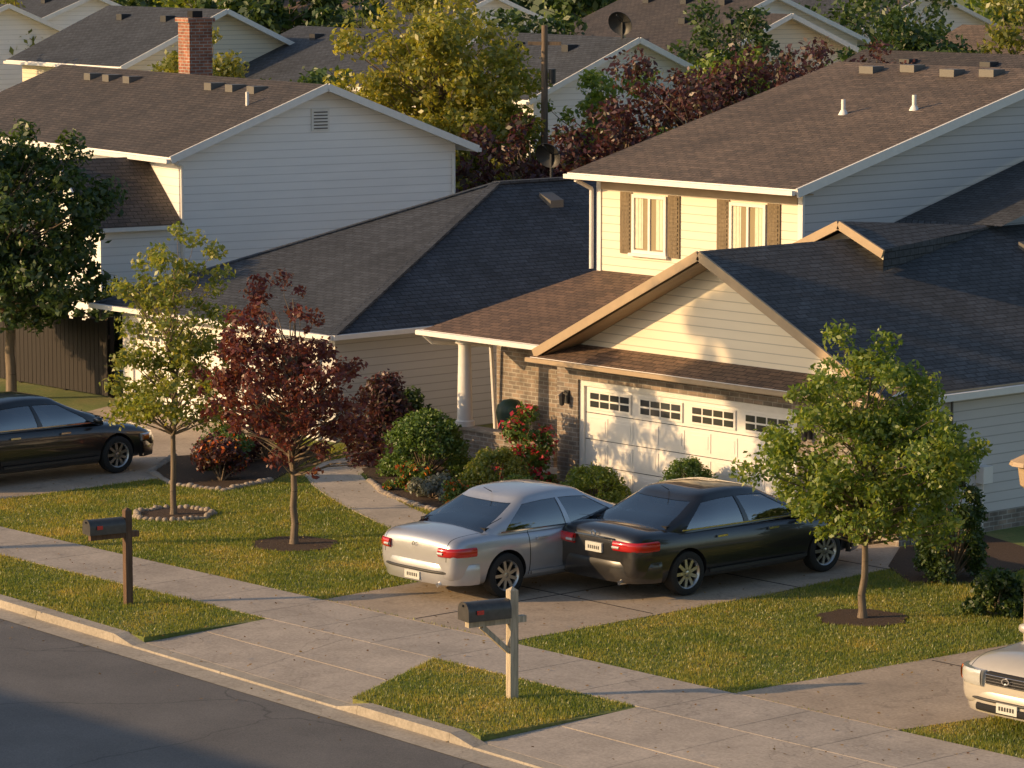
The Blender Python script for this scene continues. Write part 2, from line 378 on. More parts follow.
def edging(pts,label,closed=False,r=.075):
    g=MB(); 
    seq=pts+([pts[0]] if closed else [])
    for i in range(len(seq)-1):
        a=Vector(seq[i]);b_=Vector(seq[i+1]); n=max(1,int(round((b_-a).length/.14)))
        for k in range(n):
            c_=a+(b_-a)*((k+.1)/n); rr=r*random.uniform(.95,1.3); h=random.uniform(.05,.09)
            g.lathe([(-.02,rr),(h*.6,rr*.95),(h,rr*.5),(h*1.02,0.001)],7,0,'z',(c_.x,c_.y,.0))
    obj('garden_edging',g.mesh('garden_edging',[M_stone],smooth=50),label=label,category='garden edging')
edging(BED[1:6],'low stone edging along the shrub bed by the path')
edging(BED2[0:5],'low stone edging around the flower bed by the neighbouring drive')
edging(MUL[0],'ring of small stones around the young yellow-green tree',True,.06)

def inpoly(X,Y,P):
    r=np.zeros(X.shape,bool); n=len(P); j=n-1
    for i in range(n):
        xi,yi=P[i];xj,yj=P[j]
        c_=((yi>Y)!=(yj>Y))&(X<(xj-xi)*(Y-yi)/(yj-yi+1e-12)+xi); r^=c_; j=i
    return r
rng=np.random.default_rng(3)
def raw_mesh(name,V,F,mats):
    me=bpy.data.meshes.new(name); nv=len(V); nf,k=F.shape
    me.vertices.add(nv); me.vertices.foreach_set('co',V.astype(np.float32).ravel())
    me.loops.add(nf*k); me.loops.foreach_set('vertex_index',F.astype(np.int32).ravel())
    me.polygons.add(nf); me.polygons.foreach_set('loop_start',np.arange(0,nf*k,k,dtype=np.int32)); me.polygons.foreach_set('loop_total',np.full(nf,k,dtype=np.int32))
    for m_ in mats: me.materials.append(m_)
    me.update(calc_edges=True); return me
n=640000
X=rng.uniform(-23,8.5,n); Y=rng.uniform(-2.2,14.5,n)
ok=(Y>2.5)|((Y<.92)&(Y>-1.95-.06*(X+1.4)+.27))
ok&=~((Y<.92)&(X>-6.8)&(X<-1.45-1.3*np.clip((Y+1.7)/2.6,0,1)))
ok&=~((Y<.92)&(X>1.5))
edge=rng.normal(0,.035,n)
for P in [DRV,RDR,LDR,PATH,BED,BED2,BED3]+MUL: ok&=~inpoly(X+edge,Y+edge,P)
ok&=~((X>-13.6)&(X<-4.5)&(Y>12.9)); ok&=~((X<-20.5)&(Y>13.2))
X=X[ok];Y=Y[ok];n=len(X)
cl_=np.sin(X*1.7+np.sin(Y*1.3))*np.cos(Y*2.1+X*.6)*.5+.5
h=rng.uniform(.025,.055,n)*(0.75+.5*cl_); w=rng.uniform(.007,.013,n)
a=rng.uniform(0,2*np.pi,n); l=rng.uniform(0,.025,n); la=rng.uniform(0,2*np.pi,n)
V=np.zeros((n,3,3)); V[:,0]=np.stack([X-np.cos(a)*w,Y-np.sin(a)*w,np.zeros(n)],1); V[:,1]=np.stack([X+np.cos(a)*w,Y+np.sin(a)*w,np.zeros(n)],1); V[:,2]=np.stack([X+np.cos(la)*l,Y+np.sin(la)*l,h],1)
obj('grass',raw_mesh('grass_blades',V.reshape(-1,3),np.arange(n*3).reshape(-1,3),[M_lawnblade]),kind='stuff')
n=1500
X=rng.uniform(-22,7,n); Y=rng.uniform(-3.2,12,n); a=rng.uniform(0,6.28,n); s=rng.uniform(.015,.035,n); z=np.where((Y>2.5),.05,.03)
z=np.where(Y<-1.9,-.1,z)
d1=np.stack([np.cos(a)*s,np.sin(a)*s,rng.uniform(-.01,.01,n)],1); d2=np.stack([-np.sin(a)*s*.6,np.cos(a)*s*.6,rng.uniform(-.01,.01,n)],1); C0=np.stack([X,Y,z],1)
V=np.stack([C0+d1,C0+d2,C0-d1,C0-d2],1).reshape(-1,3)
obj('fallen_leaves',raw_mesh('fallen_leaves',V,np.arange(n*4).reshape(-1,4),[leafm('dry_leaf',[(.22,.12,.04),(.3,.2,.06),(.14,.07,.03)],.2)]),kind='stuff')

# ------------------------------------------------------------ vegetation
def leaf_mesh(name,centers,radii,nleaf,size,mat,seed,flat=.8,updir=.3):
    r=np.random.default_rng(seed); k=len(centers); C_=np.array(centers); R_=np.array(radii)
    w=R_**2; w=w/w.sum(); idx=r.choice(k,nleaf,p=w)
    d=r.normal(size=(nleaf,3)); d/=np.linalg.norm(d,axis=1)[:,None]
    rad=r.random(nleaf)**.5*(1+.35*r.random(nleaf)**4)
    P=C_[idx]+d*rad[:,None]*R_[idx][:,None]*np.array([1,1,flat])
    nrm=r.normal(size=(nleaf,3))*.8+d*.6; nrm[:,2]+=updir; nrm/=np.linalg.norm(nrm,axis=1)[:,None]
    t=r.normal(size=(nleaf,3)); a=np.cross(nrm,t); a/=np.linalg.norm(a,axis=1)[:,None]; b_=np.cross(nrm,a)
    s=size*r.uniform(.6,1.35,nleaf)[:,None]
    V=np.stack([P+a*s,P+b_*s*.55+nrm*s*.12,P-a*s,P-b_*s*.55+nrm*s*.12],1).reshape(-1,3)
    return raw_mesh(name,V,np.arange(nleaf*4).reshape(-1,4),[mat])
def limb(g,p0,p1,r0,r1,rr,seg=4,wob=.08):
    p0=Vector(p0);p1=Vector(p1); prev=p0; ln=(p1-p0).length
    for i in range(1,seg+1):
        t=i/seg; q=p0.lerp(p1,t)
        if i<seg: q+=Vector((rr.uniform(-1,1),rr.uniform(-1,1),rr.uniform(-.3,.6)))*wob*ln
        g.tube(prev,q,r0+(r1-r0)*(t-1/seg),r0+(r1-r0)*t,7,0,i==seg); prev=q
def tree(name,label,loc,H,crown,nclump,crad,nleaf,lsize,mat,seed,trunk_r=.08,lean=(0,0),group=None,bark=None,fork=.35,cat='tree'):
    rr=random.Random(seed)
    T=thing(name,label,cat,loc,0,group)
    cs=[];rs=[]
    vol=[e[3]*e[4]*e[5] for e in crown]
    for i in range(nclump):
        e=rr.choices(crown,vol)[0]
        while True:
            d=Vector((rr.uniform(-1,1),rr.uniform(-1,1),rr.uniform(-1,1)))
            if .4<d.length<1: break
        d*=rr.uniform(.85,1.15)
        cs.append((e[0]+d.x*e[3],e[1]+d.y*e[4],e[2]+d.z*e[5])); rs.append(crad*rr.uniform(.45,1.3))
    g=MB(); top=max(c_[2] for c_ in cs); cx=sum(e[0] for e in crown)/len(crown)+lean[0]; cy=sum(e[1] for e in crown)/len(crown)+lean[1]
    f=fork*H; fk=Vector((cx*.3,cy*.3,f)); tp=Vector((cx,cy,top*.93))
    g.tube((0,0,-.05),(0,0,.12),trunk_r*1.6,trunk_r*1.1,9)
    limb(g,(0,0,.1),fk,trunk_r*1.1,trunk_r*.8,rr,4,.02); limb(g,fk,tp,trunk_r*.8,trunk_r*.12,rr,6,.03)
    for c_ in cs:
        if rr.random()<.75:
            t=max(0,min(.92,(c_[2]-f*1.05)/(tp.z-f)*.75-.1)); s=fk.lerp(tp,t)
            limb(g,s,c_,trunk_r*(.4-.28*t),trunk_r*.05,rr,4,.05)
    part(g,'trunk',T,bark or M_bark,smooth=60)
    obj('crown',leaf_mesh('crown',cs,rs,nleaf,lsize,mat,seed),T)
    return T
ML_green=leafm('leaf_green',[(.09,.16,.026),(.15,.23,.034),(.22,.29,.046),(.30,.34,.06)],.5)
ML_ygreen=leafm('leaf_yellow_green',[(.14,.19,.034),(.20,.26,.044),(.28,.30,.06),(.34,.32,.07)],.5)
ML_gold=leafm('leaf_golden_green',[(.16,.20,.032),(.24,.26,.04),(.32,.31,.05),(.40,.35,.065)],.5)
ML_dark=leafm('leaf_dark_green',[(.03,.065,.018),(.052,.095,.023),(.09,.14,.03)],.35)
ML_maple=leafm('leaf_maroon',[(.09,.022,.026),(.14,.034,.034),(.20,.055,.045),(.24,.11,.06)],.45)
ML_dkred=leafm('leaf_dark_plum',[(.055,.024,.032),(.085,.03,.04),(.12,.045,.048),(.07,.07,.03)],.35)
ML_olive=leafm('leaf_olive',[(.13,.16,.03),(.19,.22,.038),(.25,.26,.045),(.30,.28,.06)],.5)
ML_box=leafm('leaf_box',[(.07,.13,.028),(.11,.19,.035),(.16,.24,.045)],.3)
ML_grey=leafm('leaf_grey_green',[(.16,.18,.15),(.22,.24,.2),(.27,.28,.25)],.25)
MF_red=leafm('petal_red',[(.5,.02,.04),(.6,.05,.07),(.65,.12,.14)],.3)
MF_orange=leafm('petal_orange',[(.6,.12,.02),(.65,.25,.03),(.6,.05,.02)],.3)

tree('young_tree','slender young yellow-green tree in a stone ring on the lawn',(-15.6,5.57,0),5.3,
     [(0,0,3.75,1.0,1.0,1.55),(.1,0,2.3,1.2,1.2,.85)],95,.27,9000,.054,ML_ygreen,11,.055,fork=.28)
tree('maple_tree','airy red-leaved maple tree in a mulch ring on the lawn',(-11.7,5.3,0),4.9,
     [(-.3,-.1,2.75,1.6,1.6,.95),(-.25,-.1,3.8,.95,.95,1.0),(.5,.3,1.95,1.15,1.15,.7)],190,.2,11500,.05,ML_maple,12,.065,fork=.25)
tree('shade_tree','full green young tree in a mulch ring on the lawn',(-.65,7.8,0),4.7,
     [(0,0,4.05,.55,.55,.55),(0,0,3.35,1.2,1.2,.75),(.05,0,2.5,1.75,1.75,.8),(.3,.1,1.75,1.4,1.4,.5)],220,.26,26000,.048,ML_green,13,.06,fork=.25)
tree('garden_tree','large dark green tree beside the dark fence',(-31.1,12.3,0),6.6,
     [(-.4,0,4.4,2.5,2.5,1.7),(0,0,2.8,2.2,2.2,1.2)],190,.42,26000,.08,ML_dark,14,.12,fork=.3)
def bush(name,label,loc,rx,ry,h,n,size,mat,seed,flowers=None,nfl=0,crad=.2,cat='bush',fsize=.045,neat=False):
    r=random.Random(seed); cs=[];rs=[]
    k=max(14,int(rx*ry*h*60))
    if neat: k=90
    for i in range(min(k,90)):
        th=r.uniform(0,2*math.pi); z=r.uniform(0,1); q=math.sqrt(max(0,1-(z*.98)**2))*(r.uniform(.88,1) if neat else r.uniform(.5,1))
        cs.append((rx*q*math.cos(th)*.88,ry*q*math.sin(th)*.88,.08+z*(h-.1)*(.93 if neat else r.uniform(.8,1)))); rs.append(crad*(r.uniform(.9,1.1) if neat else r.uniform(.7,1.3)))
    T=thing(name,label,cat,loc)
    g=MB()
    for c_ in cs[::2]: g.tube((0,0,-.02),(c_[0]*.9,c_[1]*.9,c_[2]*.9),.02,.005,5)
    part(g,'branches',T,M_bark,smooth=80)
    obj('foliage',leaf_mesh('foliage',cs,rs,n,size,mat,seed),T)
    if flowers: 
        obj('flowers',leaf_mesh('flowers',[(c_[0]*1.08,c_[1]*1.08,c_[2]*1.05) for c_ in cs],rs,nfl,fsize,flowers,seed+1,updir=.8),T)
    return T
bush('bush','large rounded dark green bush in the shrub bed',(-16.0,11.9,0),.92,.92,1.3,11000,.038,ML_box,21,neat=True,crad=.2)
bush('bush','tall plum-leaved bush beside the path',(-17.9,12.4,0),.75,.75,1.75,6500,.055,ML_dkred,22,crad=.26)
bush('bush','rounded yellow-green bush in the shrub bed',(-13.1,11.2,0),.72,.72,.95,9000,.032,ML_ygreen,23,crad=.15,neat=True)
bush('rose_bush','rose bush covered in red flowers by the garage corner',(-13.4,12.2,0),.55,.5,1.65,5000,.045,ML_box,24,MF_red,800,fsize=.06)
bush('flowering_plant','low bed plant with orange flowers',(-14.9,10.6,0),.5,.45,.5,2400,.038,ML_box,25,MF_orange,420,.14)
bush('flowering_plant','low bed plant with orange flowers beside the path',(-12.9,10.1,0),.45,.4,.45,2200,.038,ML_box,26,MF_orange,300,.14)
bush('lavender_plant','grey-green lavender clump at the bed edge',(-13.9,10.3,0),.5,.45,.5,3200,.035,ML_grey,27,crad=.15)
bush('bush','clipped green bush in front of the garage',(-9.2,12.4,0),.75,.5,1.1,8500,.028,ML_box,28,crad=.13,neat=True)
bush('bush','low spreading green bush beside the garage door',(-11.4,12.1,0),.85,.5,.7,6500,.032,ML_green,29,neat=True,crad=.15)
bush('bush','low clipped bush between the flowers and garage',(-12.1,10.9,0),.5,.45,.6,4200,.03,ML_box,38,crad=.13,neat=True)
bush('conifer_bush','compact upright dark conifer at the garage corner',(-1.95,11.3,0),.55,.55,2.35,15000,.036,ML_dark,30,crad=.16,neat=True)
bush('bush','low dark shrub beside the drive',(.5,9.6,0),.6,.5,.65,3200,.045,ML_dark,31)
bush('bush','sparse brown-green shrub beside the drive',(1.25,10.3,0),.7,.7,.85,2600,.045,ML_olive,32)
bush('flowering_plant','flowering plant with orange blooms near the parked car',(-18.2,8.6,0),.75,.6,.85,4600,.042,ML_dkred,33,MF_orange,420)
bush('flowering_plant','plum-leaved plant with orange blooms near the parked car',(-19.4,9.6,0),.7,.6,.8,4000,.045,ML_box,34,MF_orange,260)
bush('bush','dark red low shrub beside the flower bed',(-19.9,11.0,0),.8,.8,1.2,4500,.055,ML_dkred,35)
bush('bush','dark shrub against the grey siding',(-19.8,14.6,0),.5,.9,1.0,3600,.055,ML_dark,36)

# ------------------------------------------------------------ building helpers
def fbox(g,c,ux,n,u0,u1,v0,v1,n0,n1,m=0):
    c=Vector(c);ux=Vector(ux);n=Vector(n);z=Vector((0,0,1))
    P=lambda u,v_,w:c+ux*u+z*v_+n*w
    g.hexa([P(u0,v0,n1),P(u1,v0,n1),P(u1,v0,n0),P(u0,v0,n0),P(u0,v1,n1),P(u1,v1,n1),P(u1,v1,n0),P(u0,v1,n0)],m)
def window(par,c,ux,n,w,h,world=False,shut=None,glass=None,bars=1,cross=0,curtain=False):
    g=MB(); t=.07
    fbox(g,c,ux,n,-w/2,w/2,h-t,h,.0,.06); fbox(g,c,ux,n,-w/2,w/2,0,t,.0,.06)
    fbox(g,c,ux,n,-w/2,-w/2+t,t,h-t,.0,.06); fbox(g,c,ux,n,w/2-t,w/2,t,h-t,.0,.06)
    for i in range(bars):
        u=-w/2+w*(i+1)/(bars+1); fbox(g,c,ux,n,u-.03,u+.03,t,h-t,.0,.05)
    W=part(g,'window',par,M_white,world)
    g=MB(); fbox(g,c,ux,n,-w/2+t,w/2-t,t,h-t,.004,.02); part(g,'pane',W,glass or M_glass,world)
    g=MB(); fbox(g,c,ux,n,-w/2-.06,w/2+.06,-.06,-.002,.0,.1); part(g,'sill',W,M_white,world)
    if curtain:
        for s in (-1,1):
            g=MB()
            for k in range(5):
                u=s*(w/2-t-.03-k*.045); fbox(g,c,ux,n,u-.028,u+.028,t+.03,h-t-.01,.021,.026+.006*(k%2))
            part(g,'curtain',W,M_curt,world)
    if shut:
        for s in (-1,1):
            g=MB(); u=s*(w/2+.2); fbox(g,c,ux,n,u-.17,u+.17,-.03,h+.03,.0,.03)
            k=int(h/.09)
            for i in range(k): fbox(g,c,ux,n,u-.12,u+.12,.06+i*.09,.06+i*.09+.05,.03,.045)
            part(g,'shutter',par,shut,world)
    return W
def garage_door(par,x0,x1,y,z1,world,cols=4,rows=4,wins=True):
    w=x1-x0; g=MB(); g.box(x0,x1,y,y+.06,0.02,z1)
    ch=w/cols; rh=z1/rows
    for r_ in range(rows):
        if wins and r_==rows-1: continue
        for c_ in range(cols*2):
            a=x0+c_*ch/2; g.box(a+.07,a+ch/2-.07,y-.012,y,r_*rh+.08,(r_+1)*rh-.07)
            g.box(a+.13,a+ch/2-.13,y-.02,y-.012,r_*rh+.14,(r_+1)*rh-.13)
    for r_ in range(1,rows): g.box(x0,x1,y-.004,y,r_*rh-.006,r_*rh+.006,1)
    D=part(g,'garage_door',par,[M_door,M_dark],world)
    if wins:
        for c_ in range(cols):
            a=x0+c_*ch+.14; b_=x0+(c_+1)*ch-.14; z0=z1-rh+.1; zt=z1-.1
            g=MB(); g.box(a-.03,b_+.03,y-.03,y,z0-.03,zt+.03); fr=part(g,'window',D,M_door,world)
            g=MB(); n_=4
            for i in range(n_):
                for j in range(2):
                    q0=a+(b_-a)*i/n_+.022;q1=a+(b_-a)*(i+1)/n_-.022; s0=z0+(zt-z0)*j/2+.018; s1=z0+(zt-z0)*(j+1)/2-.018
                    g.box(q0,q1,y-.04,y-.031,s0,s1)
            part(g,'pane',fr,M_glass,world)
    g=MB()
    g.box(x0-.12,x0,y-.05,y+.04,0,z1+.12); g.box(x1,x1+.12,y-.05,y+.04,0,z1+.12); g.box(x0,x1,y-.05,y+.04,z1,z1+.12)
    part(g,'frame',D,M_white,world)
def gable_house(name,label,loc,rot,w,d,eave,rise,ridge,wall,roofm,oh=.4,trim=None,wins=(),group=None,vent=False,chim=None,rvents=0,cat='house'):
    T=thing(name,label,cat,loc,math.radians(rot),group); trim=trim or M_white
    g=MB(); X0,X1,Y0,Y1=-w,0,0,d
    ym=(Y0+Y1)/2
    g.poly([(X0,Y0,0),(X1,Y0,0),(X1,Y0,eave),(X0,Y0,eave)]); g.poly([(X1,Y1,0),(X0,Y1,0),(X0,Y1,eave),(X1,Y1,eave)])
    g.poly([(X1,Y0,0),(X1,Y1,0),(X1,Y1,eave),(X1,ym,eave+rise),(X1,Y0,eave)]); g.poly([(X0,Y1,0),(X0,Y0,0),(X0,Y0,eave),(X0,ym,eave+rise),(X0,Y1,eave)])
    sl=rise/(d/2); e=eave-sl*oh+.06; tz=eave+rise+.06
    a0=(X0-oh,Y0-oh,e);a1=(X1+oh,Y0-oh,e);b0=(X0-oh,ym,tz);b1=(X1+oh,ym,tz);c0=(X0-oh,Y1+oh,e);c1=(X1+oh,Y1+oh,e)
    q1=[a0,a1,b1,b0]; q2=[c1,c0,b0,b1]; rakes=[((X1+oh+.02,Y0-oh,e-.06),(X1+oh+.02,ym,tz-.06)),((X1+oh+.02,ym,tz-.06),(X1+oh+.02,Y1+oh,e-.06))]
    guts=[((X0-oh,Y0-oh-.06,e-.09),(X1+oh,Y0-oh-.06,e-.09)),((X0-oh,Y1+oh+.06,e-.09),(X1+oh,Y1+oh+.06,e-.09))]
    part(g,'wall',T,wall)
    g=MB(); g.slab(q1,.1,0,1); g.slab(q2,.1,0,1); RF=part(g,'roof',T,[roofm,trim])
    g=MB()
    for a,b_ in rakes: g.beam(a,b_,.05,.18)
    part(g,'fascia',T,trim)
    for a,b_ in guts:
        g=MB(); g.beam(a,b_,.1,.1); part(g,'gutter',T,trim)
    for wn in wins:
        side,u,z,ww,hh=wn
        if side=='x': window(T,(X1,u,z),(0,1,0),(1,0,0),ww,hh)
        else: window(T,(u,Y0,z),(1,0,0),(0,-1,0),ww,hh)
    if vent:
        g=MB(); g.box(X1,X1+.04,d/2-.25,d/2+.25,eave+rise-1.1,eave+rise-.55,0)
        for k in range(6): g.box(X1+.04,X1+.055,d/2-.19,d/2+.19,eave+rise-1.05+k*.08,eave+rise-1.02+k*.08,1)
        part(g,'gable_vent',T,[M_white,M_ventgrey])
    if chim:
        cx,cy,cw,zt=chim; g=MB(); g.box(cx-cw/2,cx+cw/2,cy-cw/2,cy+cw/2,eave,zt); g.box(cx-cw/2-.06,cx+cw/2+.06,cy-cw/2-.06,cy+cw/2+.06,zt+.001,zt+.12); g.box(cx-.15,cx+.15,cy-.15,cy+.15,zt+.121,zt+.3,1)
        part(g,'chimney',RF,[M_redbrick,M_dark])
    for k in range(rvents):
        g=MB(); xx=X0+w*(k+.7)/(rvents+.4); yy=ym-.9; zz=eave+rise-.9*sl+.06
        g.box(xx-.2,xx+.2,yy-.2,yy+.2,zz-.1,zz+.14); part(g,'roof_vent',RF,M_black)
    return T,RF

# ------------------------------------------------------------ main house
H=thing('house','two-storey cream-sided house with brick-fronted garage beside the driveway','house',(-10,13,0))
g=MB()
g.box(-13.4,-12.82,13.0,13.3,0,2.62); g.box(-7.08,-4.62,13.0,13.3,0,2.62); g.box(-12.82,-7.08,13.0,13.3,2.13,2.62)
g.box(-13.4,-13.1,13.3,15.5,0,2.9)
g.box(-18.0,-13.1,15.5,15.8,0,2.9)
part(g,'brick_wall',H,M_brick,True)
g=MB(); g.box(-17.6,-14.6,14.0,14.25,0,.6); PW=part(g,'porch_wall',H,M_brick,True)
g=MB(); g.box(-4.66,-4.61,13.31,26,0,.35); part(g,'foundation',H,M_brick,True)
g=MB(); g.box(-17.65,-14.55,13.97,14.28,.601,.66); part(g,'wall_cap',PW,M_stone,True)
garage_door(H,-12.7,-7.2,13.1,2.02,True)
g=MB()
g.poly([(-13.2,13.06,2.6),(-4.8,13.06,2.6),(-4.8,13.06,2.7),(-9.0,13.06,4.76),(-13.2,13.06,2.7)])
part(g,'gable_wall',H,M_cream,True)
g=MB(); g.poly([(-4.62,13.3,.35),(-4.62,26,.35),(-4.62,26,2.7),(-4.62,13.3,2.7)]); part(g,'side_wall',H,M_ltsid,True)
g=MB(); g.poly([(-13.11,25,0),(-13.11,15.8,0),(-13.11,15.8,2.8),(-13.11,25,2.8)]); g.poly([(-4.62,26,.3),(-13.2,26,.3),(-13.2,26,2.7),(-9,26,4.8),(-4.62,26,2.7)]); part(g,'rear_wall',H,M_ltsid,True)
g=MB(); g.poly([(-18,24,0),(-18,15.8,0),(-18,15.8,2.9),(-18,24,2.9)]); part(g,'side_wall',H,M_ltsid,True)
g=MB(); sl=.49; zr=4.86; XL=-13.42; XR=-4.45; zE=zr-sl*4.42; zE2=zr-sl*4.55
g.slab([(XR,12.45,zE2),(XR,26.4,zE2),(-9,26.4,zr),(-9,12.45,zr)],.08,0,1)
g.slab([(XL,26.4,zE),(XL,12.45,zE),(-9,12.45,zr),(-9,26.4,zr)],.08,0,1)
RF=part(g,'garage_roof',H,[M_dkroof,M_tan],True)
g=MB()
g.beam((XL,12.42,zE-.08),(-9,12.42,zr-.08),.05,.17); g.beam((-9,12.42,zr-.08),(XR,12.42,zE2-.08),.05,.17)
part(g,'rake_board',H,M_tan,True)
g=MB(); g.poly([(XL+.1,12.45,zE-.15),(-9,12.45,zr-.2),(-9,13.05,zr-.2),(XL+.1,13.05,zE-.15)]); g.poly([(-9,12.45,zr-.2),(XR-.1,12.45,zE2-.15),(XR-.1,13.05,zE2-.15),(-9,13.05,zr-.2)]); part(g,'soffit',H,M_tan,True)
g=MB(); g.beam((XR+.07,12.5,zE2-.1),(XR+.07,26.4,zE2-.1),.11,.12); part(g,'gutter',H,M_white,True)
g=MB(); g.tube((-4.5,13.5,zE2-.2),(-4.5,13.5,.1),.04,.04,8); part(g,'downspout',H,M_white,True)
g=MB(); g.slab([(-13.45,12.35,2.56),(-4.5,12.35,2.56),(-4.5,13.05,2.80),(-13.45,13.05,2.80)],.06,0,1); part(g,'pent_roof',H,[M_rdroof,M_white],True)
g=MB(); g.beam((-13.5,12.3,2.51),(-4.4,12.3,2.51),.08,.08); part(g,'gutter',H,M_tan,True)
g=MB(); g.box(-13.4,-4.7,12.38,12.99,2.44,2.47); part(g,'soffit',H,M_tan,True)
# small raised gable on the garage ridge, its ridge running down into the main ridge
g=MB(); g.poly([(-10.6,16.5,4.0),(-8.05,16.5,4.0),(-8.05,16.5,4.7),(-9,16.5,5.08),(-10.6,16.5,4.44)])
part(g,'dormer_wall',H,M_cream,True)
g=MB(); g.poly([(-7.9,16.1,4.74),(-9,20.5,4.875),(-9,16.1,5.2)]); g.poly([(-10.8,16.1,4.42),(-9,16.1,5.2),(-9,20.5,4.875),(-10.8,20.5,4.0)])
g.poly([(-7.9,16.1,4.33),(-9,20.5,4.87),(-7.9,16.1,4.74)])
D=part(g,'dormer_roof',H,[M_dkroof,M_tan],True)
g=MB(); g.beam((-10.82,16.07,4.34),(-9,16.07,5.13),.05,.16); g.beam((-9,16.07,5.13),(-7.88,16.07,4.66),.05,.16); part(g,'rake_board',D,M_tan,True)
g=MB(); g.poly([(-11.15,20.2,4.9),(-8.6,20.2,4.9),(-8.6,27,6.74),(-11.15,27,6.74)]); g.poly([(-11.15,16.9,4.0),(-9.02,16.9,4.875),(-9.02,20.2,4.9),(-11.15,20.2,4.9)]); part(g,'rear_roof',H,[M_dkroof,M_white],True)
# porch roof
XP=-18.3
g=MB(); g.slab([(XP,13.75,2.56),(-13.0,13.75,2.56),(-13.0,17.5,3.62),(-17.15,17.5,3.62)],.07,0,1)
g.slab([(XP,24,2.56),(XP,13.75,2.56),(-17.15,17.5,3.62),(-17.15,24,3.62)],.07,0,1)
PR=part(g,'porch_roof',H,[M_rdroof,M_white],True)
g=MB(); g.beam((XP-.07,13.68,2.51),(-13.45,13.68,2.51),.09,.09); g.beam((XP-.07,13.73,2.51),(XP-.07,24,2.51),.09,.09); part(g,'gutter',H,M_white,True)
g=MB(); g.box(XP+.1,-13.45,13.85,15.5,2.42,2.45); part(g,'porch_ceiling',H,M_white,True)
g=MB(); g.tube((XP+.1,13.7,2.48),(XP+.15,13.9,2.3),.04,.04); g.tube((XP+.15,13.9,2.3),(-17.95,15.3,2.15),.04,.04); g.tube((-17.95,15.3,2.15),(-17.95,15.44,.1),.04,.04); part(g,'downspout',H,M_white,True)
def column(x,y,z0,z1,r=.13):
    g=MB(); g.lathe([(z0,r*1.35),(z0+.1,r*1.35),(z0+.12,r*1.05),(z0+.5,r),(z1-.2,r*.85),(z1-.12,r*.9),(z1-.1,r*1.3),(z1,r*1.3)],16,0,'z',(x,y,0)); part(g,'column',H,M_white,True,smooth=40)
column(-17.4,14.12,.66,2.44,.15); column(-13.7,13.9,.0,2.44,.06)
# upper storey
g=MB()
g.poly([(-17.1,17.5,2.5),(-11.3,17.5,2.5),(-11.3,17.5,5.62),(-17.1,17.5,5.62)])
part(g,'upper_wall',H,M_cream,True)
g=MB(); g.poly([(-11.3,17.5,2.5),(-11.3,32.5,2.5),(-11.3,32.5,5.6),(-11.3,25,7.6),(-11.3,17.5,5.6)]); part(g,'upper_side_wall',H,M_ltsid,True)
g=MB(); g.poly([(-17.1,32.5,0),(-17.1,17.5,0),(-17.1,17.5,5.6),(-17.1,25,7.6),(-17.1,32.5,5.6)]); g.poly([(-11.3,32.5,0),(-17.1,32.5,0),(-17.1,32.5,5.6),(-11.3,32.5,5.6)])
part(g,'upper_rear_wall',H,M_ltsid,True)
g=MB()
g.slab([(-17.45,16.95,5.64),(-10.95,16.95,5.64),(-10.95,25,7.72),(-17.45,25,7.72)],.1,0,1); g.slab([(-10.95,33,5.64),(-17.45,33,5.64),(-17.45,25,7.72),(-10.95,25,7.72)],.1,0,1)
UR=part(g,'upper_roof',H,[M_urroof,M_white],True)
g=MB(); g.beam((-10.92,16.95,5.57),(-10.92,25,7.65),.05,.18); g.beam((-10.92,25,7.65),(-10.92,33,5.57),.05,.18); part(g,'fascia',H,M_white,True)
g=MB(); g.box(-17.4,-11.0,17.0,17.49,5.5,5.53); part(g,'soffit',H,M_tan,True)
g=MB(); g.box(-16.99,-11.41,17.46,17.5,5.3,5.49); part(g,'frieze',H,M_tan,True)
g=MB(); g.beam((-17.45,16.88,5.57),(-10.95,16.88,5.57),.09,.09); part(g,'gutter',H,M_white,True)
g=MB(); g.tube((-17.2,17.4,5.3),(-17.2,17.4,3.65),.045,.045,8); g.tube((-17.2,16.95,5.5),(-17.2,17.4,5.3),.045,.045,8); part(g,'downspout',H,M_white,True)
each('corner_trim',H,M_white,[lambda g:g.box(-17.13,-17.0,17.47,17.5,3.6,5.45),lambda g:g.box(-11.4,-11.27,17.47,17.53,3.4,5.5)],True)
window(H,(-15.55,17.5,4.05),(1,0,0),(0,-1,0),1.0,1.2,True,M_shut2,M_glassw,1,0,True)
window(H,(-12.75,17.5,4.05),(1,0,0),(0,-1,0),1.0,1.2,True,M_shut2,M_glassw,1,0,True)
for (x,y) in ((-15.9,24.4),(-14.9,24.6),(-13.6,24.4),(-12.6,24.5)):
    z=5.64+(y-16.95)*.2584; g=MB(); g.box(x-.2,x+.2,y-.18,y+.18,z-.05,z+.11); part(g,'roof_vent',UR,M_ventgrey,True)
for (x,y) in ((-14.0,21.5),(-12.5,22.0)):
    z=5.64+(y-16.95)*.2584; g=MB(); g.tube((x,y,z-.05),(x,y,z+.3),.045,.045,10); g.tube((x,y,z-.02),(x,y,z+.08),.11,.06,10); part(g,'vent_pipe',UR,M_white,True,smooth=40)
for (x,y) in ((-8.1,20.6),(-6.0,22.5)):
    z=zr-sl*(x+9); g=MB(); g.hexa([(x-.18,y-.25,z),(x+.3,y-.25,z-.2),(x+.3,y+.25,z-.2),(x-.18,y+.25,z),(x-.18,y-.25,z+.2),(x+.3,y-.25,z+.02),(x+.3,y+.25,z+.02),(x-.18,y+.25,z+.2)]); part(g,'roof_vent',RF,M_ventgrey,True)
